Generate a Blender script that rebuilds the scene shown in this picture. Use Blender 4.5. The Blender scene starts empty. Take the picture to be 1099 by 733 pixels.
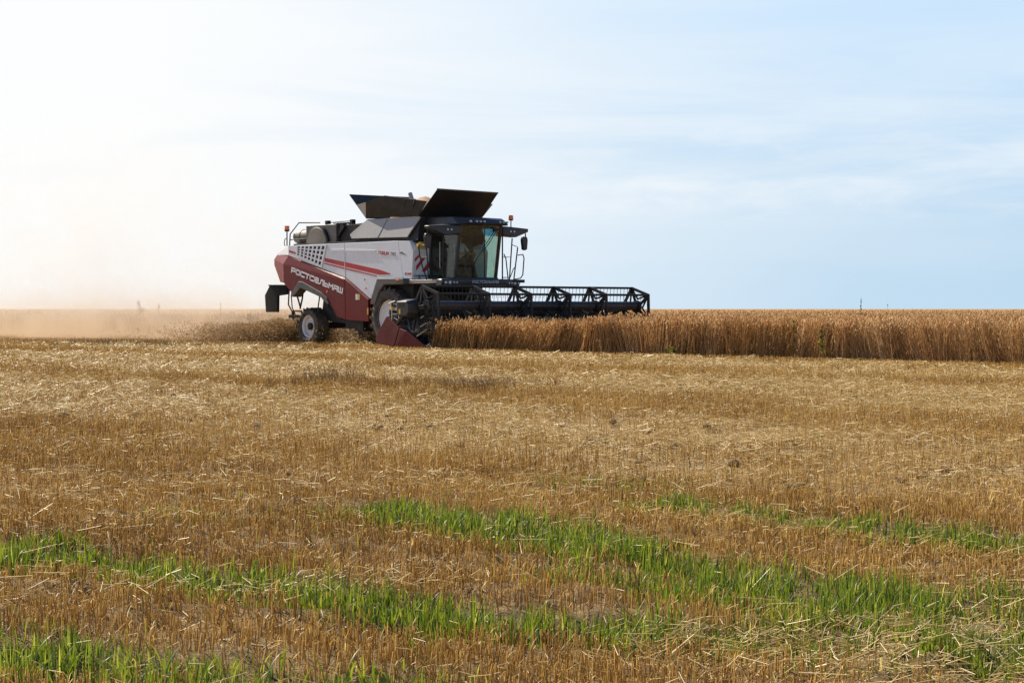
import bpy, bmesh, math, random
import numpy as np
from mathutils import Vector, Matrix

# ------------------------------------------------------------------ camera, sky, sun, exposure
sc = bpy.context.scene
COL = sc.collection
R = math.radians
HEAD = R(-50)                       # heading of the harvester
ORG = np.array([-2.66, 63.2])       # ground point under its front axle
FW = np.array([math.cos(HEAD), math.sin(HEAD)])
LF = np.array([-math.sin(HEAD), math.cos(HEAD)])
EYE = 1.25
F_PX = 2050.0

cam = bpy.data.cameras.new("camera")
cam.lens = 36 * F_PX / 1099
cam.sensor_width = 36
cam.clip_start = 0.1
cam.clip_end = 20000
cam_o = bpy.data.objects.new("camera", cam)
COL.objects.link(cam_o)
cam_o.location = (0, 0, EYE)
cam_o.rotation_euler = (R(90) - math.atan(35 / F_PX), 0, 0)
sc.camera = cam_o

SUN_AZ = R(-43)                     # from +Y towards -X
SUN_EL = R(41)
sun = bpy.data.lights.new("sun", 'SUN')
sun.energy = 5.0
sun.angle = R(0.55)
sun.color = (1.0, 0.90, 0.74)
sun_o = bpy.data.objects.new("sun", sun)
COL.objects.link(sun_o)
sdir = Vector((math.sin(SUN_AZ) * math.cos(SUN_EL), math.cos(SUN_AZ) * math.cos(SUN_EL), math.sin(SUN_EL)))
sun_o.rotation_euler = sdir.to_track_quat('Z', 'Y').to_euler()
sun_o.location = (0, 0, 50)

sc.view_settings.view_transform = 'Standard'
sc.view_settings.look = 'None'
sc.view_settings.gamma = 1
sc.view_settings.use_curve_mapping = False
sc.view_settings.exposure = 0.92
sc.cycles.use_denoising = True
sc.cycles.max_bounces = 8
sc.cycles.transparent_max_bounces = 16
sc.cycles.volume_step_rate = 0.6
sc.cycles.volume_bounces = 1

world = bpy.data.worlds.new("World")
sc.world = world
world.use_nodes = True


class NT:
    """small helper for node trees"""
    def __init__(s, tree):
        s.t = tree
        tree.nodes.clear()

    def n(s, typ, ins=None, **props):
        nd = s.t.nodes.new(typ)
        for k, v in props.items():
            setattr(nd, k, v)
        for k, v in (ins or {}).items():
            sock = nd.inputs[k]
            if isinstance(v, bpy.types.NodeSocket):
                s.t.links.new(v, sock)
            else:
                sock.default_value = v
        return nd

    def math(s, op, a, b=0.0, clamp=False):
        nd = s.n('ShaderNodeMath', {0: a, 1: b}, operation=op)
        nd.use_clamp = clamp
        return nd.outputs[0]

    def mix(s, fac, a, b, blend='MIX'):
        nd = s.n('ShaderNodeMix', data_type='RGBA', blend_type=blend)
        for i, v in ((0, fac), (6, a), (7, b)):
            if isinstance(v, bpy.types.NodeSocket):
                s.t.links.new(v, nd.inputs[i])
            else:
                nd.inputs[i].default_value = v if i == 0 else (tuple(v) + (1,))[:4]
        return nd.outputs[2]

    def ramp(s, fac, stops, interp='LINEAR'):
        nd = s.n('ShaderNodeValToRGB', {0: fac})
        cr = nd.color_ramp
        cr.interpolation = interp
        while len(cr.elements) < len(stops):
            cr.elements.new(0.5)
        for e, (p, c) in zip(cr.elements, stops):
            e.position = p
            e.color = (c, c, c, 1) if isinstance(c, (int, float)) else (tuple(c) + (1,))[:4]
        return nd.outputs[0]

    def mr(s, v, a, b, c=0.0, d=1.0, smooth=False):
        nd = s.n('ShaderNodeMapRange', {0: v, 1: a, 2: b, 3: c, 4: d})
        nd.clamp = True
        if smooth:
            nd.interpolation_type = 'SMOOTHSTEP'
        return nd.outputs[0]

    def noise(s, vec, scale, detail=3.0, rough=0.5, dist=0.0):
        return s.n('ShaderNodeTexNoise', {'Vector': vec, 'Scale': scale, 'Detail': detail, 'Roughness': rough, 'Distortion': dist}).outputs[0]


def build_sky():
    w = NT(world.node_tree)
    sky = w.n('ShaderNodeTexSky', sky_type='NISHITA', sun_disc=False, sun_elevation=SUN_EL, sun_rotation=SUN_AZ,
              altitude=150.0, air_density=0.85, dust_density=0.35, ozone_density=3.0)
    co = w.n('ShaderNodeTexCoord').outputs['Generated']
    sep = w.n('ShaderNodeSeparateXYZ', {0: co})
    x, y, z = sep.outputs
    zz = w.math('MAXIMUM', z, 0.0)
    az = w.math('ARCTAN2', x, y)                     # 0 = straight ahead, negative = towards the sun
    # thin veil of high cloud, thicker towards the sun
    band = w.n('ShaderNodeCombineXYZ', {0: w.math('MULTIPLY', az, 3.2), 1: w.math('MULTIPLY', zz, 26.0), 2: 0.3}).outputs[0]
    n1 = w.noise(band, 1.0, 6.0, 0.55, 0.5)
    band2 = w.n('ShaderNodeCombineXYZ', {0: w.math('MULTIPLY', az, 16.0), 1: w.math('MULTIPLY', zz, 60.0), 2: 4.1}).outputs[0]
    n2 = w.noise(band2, 1.0, 7.0, 0.6, 0.3)
    veil = w.ramp(w.mr(az, -0.27, 0.27), [(0.0, 1.0), (0.22, 0.97), (0.42, 0.72), (0.62, 0.40), (0.82, 0.14), (1.0, 0.03)])
    base = w.ramp(w.mr(zz, 0.0, 0.18), [(0.0, SKY_LOW), (0.2, SKY_LOW), (0.5, SKY_MID), (1.0, SKY_TOP)])
    streak = w.mr(n1, 0.24, 0.66, 0.0, 1.0, True)
    hfade = w.ramp(w.mr(zz, 0.0, 0.18), [(0.0, 0.12), (0.22, 0.35), (0.42, 0.9), (0.62, 0.8), (0.85, 0.35), (1.0, 0.25)])
    cl = w.math('MULTIPLY', streak, hfade)
    m = w.math('ADD', veil, w.math('MULTIPLY', cl, w.mr(veil, 0.0, 1.0, 0.66, 0.2)), True)
    # darker blue-grey strips of distant cloud low on the far side
    strip = w.math('MULTIPLY', w.mr(n1, 0.50, 0.34, 0.0, 1.0, True), w.math('MULTIPLY', w.mr(zz, 0.03, 0.06, 0.0, 1.0, True), w.mr(zz, 0.10, 0.13, 1.0, 0.0, True)))
    m = w.math('SUBTRACT', m, w.math('MULTIPLY', strip, 0.12), True)
    # small fair-weather puffs
    puff = w.mr(n2, 0.42, 0.68, 0.0, 1.0, True)
    pb = w.math('MULTIPLY', w.mr(zz, 0.040, 0.055, 0.0, 1.0, True), w.mr(zz, 0.082, 0.105, 1.0, 0.0, True))
    pa = w.math('MULTIPLY', w.mr(az, -0.04, 0.10, 0.0, 1.0, True), 0.30)
    m = w.math('ADD', m, w.math('MULTIPLY', puff, w.math('MULTIPLY', pb, pa)), True)
    low = w.mix(m, base, w.mix(w.mr(az, 0.2, -0.2), CLOUD_FAR, CLOUD_NEAR))
    tint = w.mix(1.0, sky.outputs[0], SKY_TINT, 'MULTIPLY')
    col = w.mix(w.mr(zz, 0.17, 0.40, 0.0, 1.0, True), low, tint)
    bg = w.n('ShaderNodeBackground', {'Color': col, 'Strength': 0.08})
    w.n('ShaderNodeOutputWorld', {'Surface': bg.outputs[0]})


SKY_TINT = (0.92, 1.0, 1.12)
SKY_LOW = (3.3, 4.6, 5.75)
SKY_MID = (3.6, 4.9, 6.2)
SKY_TOP = (3.6, 5.1, 6.7)
CLOUD_FAR = (5.6, 6.05, 6.45)
CLOUD_NEAR = (6.45, 6.55, 6.6)
build_sky()

# ------------------------------------------------------------------ helpers
rng = np.random.default_rng(7)
random.seed(5)


def _hash(ix, iy, seed):
    h = (ix.astype(np.int64) * 374761393 + iy.astype(np.int64) * 668265263 + seed * 974634777) & 0x7fffffff
    h = ((h ^ (h >> 13)) * 1274126177) & 0x7fffffff
    return ((h ^ (h >> 16)) & 0xffff) / 65535.0


def vnoise(x, y, seed=0):
    x = np.asarray(x, float)
    y = np.asarray(y, float)
    ix = np.floor(x)
    iy = np.floor(y)
    fx = x - ix
    fy = y - iy
    fx = fx * fx * (3 - 2 * fx)
    fy = fy * fy * (3 - 2 * fy)
    a = _hash(ix, iy, seed)
    b = _hash(ix + 1, iy, seed)
    c = _hash(ix, iy + 1, seed)
    d = _hash(ix + 1, iy + 1, seed)
    return (a * (1 - fx) + b * fx) * (1 - fy) + (c * (1 - fx) + d * fx) * fy


def fbm(x, y, seed=0, oct=4):
    s = 0
    a = 0.5
    t = 0
    for o in range(oct):
        s = s + a * vnoise(x * 2 ** o + 17.3 * o, y * 2 ** o - 9.1 * o, seed + o)
        t += a
        a *= 0.55
    return s / t


def sstep(v, a, b):
    t = np.clip((v - a) / (b - a), 0, 1)
    return t * t * (3 - 2 * t)


def to_local(x, y):
    dx = x - ORG[0]
    dy = y - ORG[1]
    return dx * FW[0] + dy * FW[1], dx * LF[0] + dy * LF[1]


def to_world(u, v):
    return ORG[0] + FW[0] * u + LF[0] * v, ORG[1] + FW[1] * u + LF[1] * v


# old wheel tracks with regrown grass (ground polylines, half width, strength)
TRACKS = [
    ([(-0.9, 11.6), (-0.4, 11.0), (0.05, 10.38), (0.45, 9.8), (0.72, 9.25), (1.0, 8.75), (1.2, 8.3)], 0.21, 1.0),
    ([(1.2, 8.3), (1.5, 7.75), (1.72, 7.2), (1.85, 6.6)], 0.2, 1.0),
    ([(-2.9, 9.7), (-2.5, 9.35), (-1.95, 9.0), (-1.5, 8.62)], 0.17, 1.1),
    ([(-1.3, 8.45), (-0.87, 8.09), (-0.45, 7.74), (0.04, 7.43), (0.39, 7.18), (0.72, 6.96)], 0.14, 1.0),
    ([(0.72, 6.96), (1.0, 6.7), (1.3, 6.3)], 0.12, 0.5),
    ([(-2.6, 7.1), (-1.82, 6.75), (-1.45, 6.62), (-1.1, 6.42), (-0.67, 6.2), (-0.3, 5.9)], 0.17, 1.0),
    ([(-0.9, 6.2), (-0.5, 6.2), (-0.1, 6.15)], 0.12, 0.45),
    ([(0.95, 11.8), (1.23, 11.35), (1.62, 11.0), (1.95, 10.5), (2.3, 10.1), (2.6, 9.6)], 0.17, 0.6),
    ([(0.2, 9.0), (0.45, 8.6), (0.9, 8.1), (1.1, 7.7)], 0.16, 0.45),
    ([(-2.1, 11.4), (-1.5, 11.2)], 0.15, 0.25),
    ([(0.5, 13.4), (1.0, 13.0)], 0.22, 0.2),
    ([(2.0, 8.4), (2.4, 7.8), (2.7, 7.2)], 0.18, 0.65),
    ([(1.05, 7.1), (1.35, 6.75), (1.6, 6.4)], 0.13, 0.7),
]


def track_field(x, y):
    """0..1 grass strength"""
    best = np.zeros_like(x)
    for pts, hw, st in TRACKS:
        dmin = np.full_like(x, 1e9)
        for (ax, ay), (bx, by) in zip(pts[:-1], pts[1:]):
            ex, ey = bx - ax, by - ay
            L2 = ex * ex + ey * ey
            t = np.clip(((x - ax) * ex + (y - ay) * ey) / L2, 0, 1)
            d = np.hypot(x - ax - t * ex, y - ay - t * ey)
            dmin = np.minimum(dmin, d)
        wob = 0.6 + 0.9 * vnoise(x * 3.1, y * 3.1, 40)
        best = np.maximum(best, st * np.maximum(np.exp(-(dmin / (1.75 * hw * wob)) ** 2), 0.27 * np.exp(-(dmin / (2.8 * hw)) ** 2)))
    return best


def grass_field(x, y):
    return np.clip(track_field(x, y) * (0.05 + 1.9 * fbm(x * 1.8, y * 1.8, 108, 3)), 0, 1.1)


def straw_field(x, y):
    """0..1 cover with chopped straw: swaths parallel to the passes of the harvester"""
    u, v = to_local(x, y)
    ph = np.abs(((v + 8.9) / 8.7 + 0.5) % 1.0 - 0.5) * 8.7       # metres from the middle of a pass
    sw = 1 - sstep(ph, 1.6, 3.4)
    n = fbm(x * 0.35, y * 0.35, 3)
    n2 = fbm(x * 1.3, y * 1.3, 11)
    s = np.clip(sw * (0.65 + 0.9 * n) + 0.12 + (n - 0.5) * 1.1 + (n2 - 0.5) * 0.6, 0, 1)
    near = sstep(np.hypot(x - 2.0, (y - 6.6) * 0.8), 1.6, 0.3)    # raked heap bottom right
    return np.clip(np.maximum(s * sstep(y, 9, 16), near), 0, 1)


def ground_z(x, y):
    d = np.hypot(x, y)
    fade = np.exp(-np.maximum(d - 40, 0) / 60)
    z = 0.05 * (fbm(x * 0.5, y * 0.5, 21) - 0.5) + 0.10 * (fbm(x * 2.6, y * 2.6, 22) - 0.5) * sstep(d, 90, 20)
    z = z + 0.07 * (fbm(x * 7.0, y * 7.0, 27, 3) - 0.5) * sstep(d, 50, 10)
    z = z - 0.03 * np.clip(track_field(x, y), 0, 1)
    z = z + 0.20 * sstep(np.hypot(x - 1.8, (y - 6.6) * 0.9), 1.1, 0.2) * (fbm(x * 3.5, y * 3.5, 31) - 0.25)
    return z * fade


def mesh_from_np(name, verts, quads, mat, attrs=None, smooth=False):
    me = bpy.data.meshes.new(name)
    nv = len(verts)
    nf = len(quads)
    k = quads.shape[1]
    me.vertices.add(nv)
    me.vertices.foreach_set('co', np.ascontiguousarray(verts, np.float32).ravel())
    me.loops.add(nf * k)
    me.loops.foreach_set('vertex_index', np.ascontiguousarray(quads, np.int32).ravel())
    me.polygons.add(nf)
    me.polygons.foreach_set('loop_start', np.arange(nf, dtype=np.int32) * k)
    me.polygons.foreach_set('loop_total', np.full(nf, k, np.int32))
    if smooth:
        me.polygons.foreach_set('use_smooth', np.ones(nf, bool))
    for an, av in (attrs or {}).items():
        at = me.attributes.new(an, 'FLOAT', 'POINT')
        at.data.foreach_set('value', np.ascontiguousarray(av, np.float32))
    me.update(calc_edges=True)
    me.validate()
    me.materials.append(mat)
    o = bpy.data.objects.new(name, me)
    COL.objects.link(o)
    return o


def tag(o, label=None, cat=None, group=None, kind=None):
    if label:
        o['label'] = label
    if cat:
        o['category'] = cat
    if group:
        o['group'] = group
    if kind:
        o['kind'] = kind
    return o


def prisms(base, tip, w0, w1, rnd, yaw=None):
    """N three-sided tapered stalks"""
    n = len(base)
    ax = tip - base
    ax /= np.linalg.norm(ax, axis=1, keepdims=True) + 1e-9
    ref = np.tile([0.31, 0.95, 0.05], (n, 1))
    e1 = np.cross(ax, ref)
    e1 /= np.linalg.norm(e1, axis=1, keepdims=True) + 1e-9
    e2 = np.cross(ax, e1)
    ph = rng.uniform(0, 6.283, n)
    V = np.empty((n, 6, 3))
    for i in range(3):
        c = np.cos(ph + i * 2.0944)[:, None]
        s = np.sin(ph + i * 2.0944)[:, None]
        d = e1 * c + e2 * s
        V[:, i] = base + d * (w0[:, None] * 0.5)
        V[:, 3 + i] = tip + d * (w1[:, None] * 0.5)
    b = np.arange(n)[:, None] * 6
    Q = np.stack([b + np.array([[i, (i + 1) % 3, 3 + (i + 1) % 3, 3 + i]]) for i in range(3)], 1).reshape(-1, 4)
    return V.reshape(-1, 3), Q, np.repeat(rnd, 6), np.tile([0, 0, 0, 1, 1, 1], n)


def blades(base, dirxy, height, bend, width, rnd, seg=4, flat=0.25, twist=None):
    """N bent tapering leaves, each a V-folded strip"""
    n = len(base)
    t = np.linspace(0, 1, seg + 1)
    side = np.stack([-dirxy[:, 1], dirxy[:, 0], np.zeros(n)], 1)
    d3 = np.stack([dirxy[:, 0], dirxy[:, 1], np.zeros(n)], 1)
    V = np.empty((n, (seg + 1) * 3, 3))
    for i, tt in enumerate(t):
        ang = bend * tt
        # arc: integrate direction (approx)
        h = height * np.where(np.abs(bend) < 1e-3, tt, np.sin(ang) / np.where(np.abs(bend) < 1e-3, 1, bend))
        o = height * np.where(np.abs(bend) < 1e-3, 0, (1 - np.cos(ang)) / np.where(np.abs(bend) < 1e-3, 1, bend))
        c = base + d3 * o[:, None]
        c[:, 2] += h
        ww = width * (0.55 + 0.45 * min(1, tt * 4)) * (1 - tt ** 2.2) + 0.0004
        V[:, i * 3] = c + side * (ww * 0.5)[:, None]
        V[:, i * 3 + 1] = c - d3 * (ww * flat)[:, None] * np.cos(ang)[:, None]
        V[:, i * 3 + 2] = c - side * (ww * 0.5)[:, None]
    b = np.arange(n)[:, None] * ((seg + 1) * 3)
    qs = []
    for i in range(seg):
        for k in range(2):
            a = i * 3 + k
            qs.append(b + np.array([[a, a + 1, a + 4, a + 3]]))
    Q = np.stack(qs, 1).reshape(-1, 4)
    return V.reshape(-1, 3), Q, np.repeat(rnd, (seg + 1) * 3), np.tile(np.repeat(t, 3), n)


def joinparts(parts):
    vs, qs, rs, ts = [], [], [], []
    off = 0
    for V, Q, r, t in parts:
        vs.append(V)
        qs.append(Q + off)
        rs.append(r)
        ts.append(t)
        off += len(V)
    return np.concatenate(vs), np.concatenate(qs), np.concatenate(rs), np.concatenate(ts)


def scatter(d0, d1, dens, margin=1.25, extra=2.6):
    """random ground points in the sector the camera could look over, density dens(d) per m2"""
    ds = np.linspace(d0, d1, 400)
    half = 0.268 * margin * ds + extra
    pdf = dens(ds) * 2 * half
    cdf = np.concatenate([[0], np.cumsum((pdf[1:] + pdf[:-1]) / 2 * np.diff(ds))])
    n = int(cdf[-1])
    d = np.interp(rng.uniform(0, cdf[-1], n), cdf, ds)
    x = rng.uniform(-1, 1, n) * (0.268 * margin * d + extra)
    return x, d


# ------------------------------------------------------------------ materials
MATS = {}


def principled(name, color, rough=0.5, metal=0.0, spec=0.5, dust=0.0, dust_col=(0.34, 0.25, 0.15), bump=0.0, bscale=30.0, coat=0.0, var=0.0, scale=3.0):
    m = bpy.data.materials.new(name)
    m.use_nodes = True
    t = NT(m.node_tree)
    co = t.n('ShaderNodeTexCoord').outputs['Object']
    col = tuple(color) + (1,)
    c = None
    if var > 0:
        n = t.noise(co, scale, 4.0, 0.6)
        c = t.mix(t.mr(n, 0.3, 0.7), tuple(v * (1 - var) for v in color), tuple(min(1, v * (1 + var)) for v in color))
    if dust > 0:
        n = t.noise(co, 2.3, 6.0, 0.65, 0.4)
        n3 = t.noise(co, 19.0, 4.0, 0.6)
        f = t.math('MULTIPLY', t.mr(t.math('ADD', t.math('MULTIPLY', n, 0.7), t.math('MULTIPLY', n3, 0.3)), 0.38, 0.66), dust)
        c = t.mix(f, c if c is not None else color, dust_col)
    p = t.n('ShaderNodeBsdfPrincipled', {'Base Color': c if c is not None else col, 'Metallic': metal, 'Specular IOR Level': spec, 'Coat Weight': coat})
    rn = t.noise(co, 6.0, 4.0, 0.6)
    t.t.links.new(t.mr(rn, 0.25, 0.75, max(0.02, rough - 0.1), min(1, rough + 0.12)), p.inputs['Roughness'])
    if bump > 0:
        bn = t.n('ShaderNodeBump', {'Strength': bump, 'Distance': 0.01, 'Height': t.noise(co, bscale, 4.0, 0.6)})
        t.t.links.new(bn.outputs[0], p.inputs['Normal'])
    t.n('ShaderNodeOutputMaterial', {'Surface': p.outputs[0]})
    MATS[name] = m
    return m


def plant(name, stops, transl=0.35, rough=0.6, tipcol=None, tcol=None, spec=0.3, patch=None):
    """stalk / leaf material: ramp over a per-stalk random attribute, partly translucent"""
    m = bpy.data.materials.new(name)
    m.use_nodes = True
    t = NT(m.node_tree)
    r = t.n('ShaderNodeAttribute', attribute_name='rnd').outputs['Fac']
    c = t.ramp(r, stops)
    if tipcol:
        h = t.n('ShaderNodeAttribute', attribute_name='along').outputs['Fac']
        c = t.mix(t.mr(h, tipcol[0], tipcol[1]), c, tipcol[2])
    if patch:
        co = t.n('ShaderNodeTexCoord').outputs['Object']
        c = t.mix(t.mr(t.noise(co, patch[0], 3.0), 0.40, 0.62), c, t.mix(1.0, c, patch[1], 'MULTIPLY'))
    p = t.n('ShaderNodeBsdfPrincipled', {'Base Color': c, 'Roughness': rough, 'Specular IOR Level': spec})
    tr = t.n('ShaderNodeBsdfTranslucent', {'Color': t.mix(1.0, c, tcol or (1.0, 0.92, 0.7), 'MULTIPLY')})
    mx = t.n('ShaderNodeMixShader', {0: transl, 1: p.outputs[0], 2: tr.outputs[0]})
    t.n('ShaderNodeOutputMaterial', {'Surface': mx.outputs[0]})
    MATS[name] = m
    return m


def glass(name, tint, refl=0.12):
    m = bpy.data.materials.new(name)
    m.use_nodes = True
    t = NT(m.node_tree)
    co = t.n('ShaderNodeTexCoord').outputs['Object']
    tr = t.n('ShaderNodeBsdfTransparent', {'Color': tuple(tint) + (1,)})
    gl = t.n('ShaderNodeBsdfGlossy', {'Color': (0.9, 0.9, 0.9, 1), 'Roughness': 0.03})
    df = t.n('ShaderNodeBsdfDiffuse', {'Color': (0.16, 0.12, 0.075, 1)})
    fc = t.n('ShaderNodeLayerWeight', {'Blend': 0.5}).outputs['Facing']
    fr = t.math('ADD', 0.035, t.math('MULTIPLY', t.math('POWER', fc, 4.0), 0.7))
    m1 = t.n('ShaderNodeMixShader', {0: t.math('ADD', fr, refl, True), 1: tr.outputs[0], 2: gl.outputs[0]})
    dustf = t.mr(t.noise(co, 1.6, 5.0, 0.6), 0.35, 0.75, 0.02, 0.10)
    m2 = t.n('ShaderNodeMixShader', {0: dustf, 1: m1.outputs[0], 2: df.outputs[0]})
    t.n('ShaderNodeOutputMaterial', {'Surface': m2.outputs[0]})
    MATS[name] = m
    return m


M = {}
M['white'] = principled('white_paint', (0.66, 0.69, 0.74), 0.32, spec=0.5, dust=0.20, dust_col=(0.36, 0.31, 0.25), coat=0.3)
M['red'] = principled('dark_red_paint', (0.135, 0.0075, 0.0075), 0.45, dust=0.03, coat=0.05, spec=0.22)
M['stripe'] = principled('red_stripe_film', (0.42, 0.012, 0.015), 0.4)
M['letter'] = principled('white_lettering_film', (0.82, 0.82, 0.82), 0.45, dust=0.1)
M['dim_letter'] = principled('chrome_lettering', (0.34, 0.36, 0.42), 0.4)
M['red_letter'] = principled('red_lettering_film', (0.45, 0.03, 0.03), 0.45)
M['grey_letter'] = principled('grey_lettering_film', (0.2, 0.2, 0.22), 0.45)
M['black'] = principled('black_plastic', (0.014, 0.014, 0.016), 0.45, dust=0.12, dust_col=(0.16, 0.125, 0.085))
M['matte'] = principled('black_steel_sheet', (0.011, 0.011, 0.012), 0.62, dust=0.10, dust_col=(0.12, 0.095, 0.065), spec=0.35)
M['flap_in'] = principled('dusty_dark_steel', (0.018, 0.016, 0.014), 0.6, dust=0.4, dust_col=(0.06, 0.048, 0.032), spec=0.3)
M['trim'] = principled('dark_grey_plastic', (0.055, 0.055, 0.058), 0.5, dust=0.4, dust_col=(0.24, 0.2, 0.15))
M['cover'] = principled('grey_cover_paint', (0.27, 0.265, 0.26), 0.42, dust=0.4, dust_col=(0.33, 0.29, 0.23))
M['mesh'] = principled('screen_mesh', (0.13, 0.12, 0.105), 0.6, dust=0.5, dust_col=(0.28, 0.23, 0.16), bump=0.4, bscale=90)
M['steel'] = principled('worn_steel', (0.42, 0.41, 0.39), 0.38, metal=0.7, dust=0.25)
M['black_rubber'] = principled('black_rubber', (0.009, 0.009, 0.009), 0.8, spec=0.2)
M['beige'] = principled('galvanised_platform', (0.36, 0.35, 0.32), 0.5, metal=0.2, dust=0.4)
M['tyre'] = principled('tyre_rubber', (0.028, 0.027, 0.026), 0.75, dust=0.8, dust_col=(0.17, 0.14, 0.10), spec=0.3)
M['rim'] = principled('rim_paint', (0.62, 0.63, 0.65), 0.38, dust=0.3)
M['maroon'] = principled('divider_paint', (0.11, 0.012, 0.011), 0.55, dust=0.3, dust_col=(0.17, 0.09, 0.06), spec=0.25)
M['reelblue'] = principled('reel_tube_paint', (0.018, 0.020, 0.030), 0.42, dust=0.2, dust_col=(0.13, 0.1, 0.07))
M['yellow'] = principled('yellow_paint', (0.62, 0.40, 0.03), 0.5, dust=0.2)
M['orange'] = principled('orange_lens', (0.85, 0.17, 0.01), 0.2, coat=0.5)
M['lamp'] = principled('headlamp_glass', (0.42, 0.43, 0.46), 0.12, coat=0.6)
M['seat'] = principled('seat_fabric', (0.05, 0.048, 0.045), 0.85)
M['board'] = principled('reflective_white_board', (0.68, 0.70, 0.74), 0.4, dust=0.1)
M['skin'] = principled('skin', (0.46, 0.27, 0.19), 0.55)
M['shirt'] = principled('pale_shirt', (0.45, 0.47, 0.50), 0.85, var=0.12, scale=9)
M['trouser'] = principled('dark_trousers', (0.06, 0.065, 0.08), 0.85)
M['hair'] = principled('dark_hair', (0.03, 0.022, 0.016), 0.7)
M['grain'] = principled('wheat_grain', (0.30, 0.17, 0.085), 0.8, var=0.3, scale=40, bump=0.6, bscale=60)
M['glass'] = glass('tinted_glass', (0.72, 0.88, 0.80), 0.0)
M['sideglass'] = glass('side_glass', (0.66, 0.76, 0.72), 0.0)
M['sunstrip'] = glass('blue_sun_strip', (0.10, 0.42, 0.72), 0.0)


# ------------------------------------------------------------------ ground
def ground_material():
    m = bpy.data.materials.new('field_soil')
    m.use_nodes = True
    t = NT(m.node_tree)
    co = t.n('ShaderNodeNewGeometry').outputs['Position']
    g = t.n('ShaderNodeAttribute', attribute_name='straw').outputs['Fac']
    gr = t.n('ShaderNodeAttribute', attribute_name='green').outputs['Fac']
    n1 = t.noise(co, 9.0, 6.0, 0.65)
    n2 = t.noise(co, 55.0, 5.0, 0.7)
    n3 = t.noise(co, 0.6, 3.0, 0.5)
    soil = t.mix(n1, (0.075, 0.048, 0.027), (0.19, 0.125, 0.068))
    chaff = t.mix(t.mr(n2, 0.3, 0.7), (0.24, 0.15, 0.06), (0.48, 0.335, 0.15))
    f = t.math('ADD', t.math('MULTIPLY', g, 0.45), t.math('MULTIPLY', t.mr(n1, 0.35, 0.62), 0.55), True)
    f = t.math('MULTIPLY', f, t.mr(n2, 0.2, 0.55, 0.45, 1.0))
    c = t.mix(f, soil, chaff)
    c = t.mix(t.math('MULTIPLY', gr, 0.5), c, (0.07, 0.085, 0.03))
    p = t.n('ShaderNodeBsdfPrincipled', {'Base Color': c, 'Roughness': 0.95, 'Specular IOR Level': 0.1})
    bh = t.math('ADD', t.math('MULTIPLY', n1, 1.0), t.math('MULTIPLY', n2, 0.5))
    bn = t.n('ShaderNodeBump', {'Strength': 0.9, 'Distance': 0.05, 'Height': bh})
    t.t.links.new(bn.outputs[0], p.inputs['Normal'])
    t.n('ShaderNodeOutputMaterial', {'Surface': p.outputs[0]})
    return m


def build_ground():
    ys = np.unique(np.concatenate([np.linspace(-3000, -40, 14), np.linspace(-40, 4, 40), np.linspace(4, 16, 240), np.linspace(16, 34, 180), np.linspace(34, 80, 160),
                                   80 * np.geomspace(1, 60, 40)]))
    xs = np.unique(np.concatenate([-np.geomspace(22, 4000, 22), np.linspace(-22, -5, 90), np.linspace(-5, 5, 200), np.linspace(5, 22, 90), np.geomspace(22, 4000, 22)]))
    X, Y = np.meshgrid(xs, ys)
    x, y = X.ravel(), Y.ravel()
    z = ground_z(x, y)
    nx, ny = len(xs), len(ys)
    i = (np.arange(ny - 1)[:, None] * nx + np.arange(nx - 1)[None, :]).ravel()
    Q = np.stack([i, i + 1, i + nx + 1, i + nx], 1)
    o = mesh_from_np('ground', np.stack([x, y, z], 1), Q, ground_material(),
                     {'straw': straw_field(x, y), 'green': grass_field(x, y)}, smooth=True)
    tag(o, 'harvested grain field of brown soil under straw', 'field', kind='structure')


build_ground()


def pxw(d, px):
    return px * d / F_PX


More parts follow.
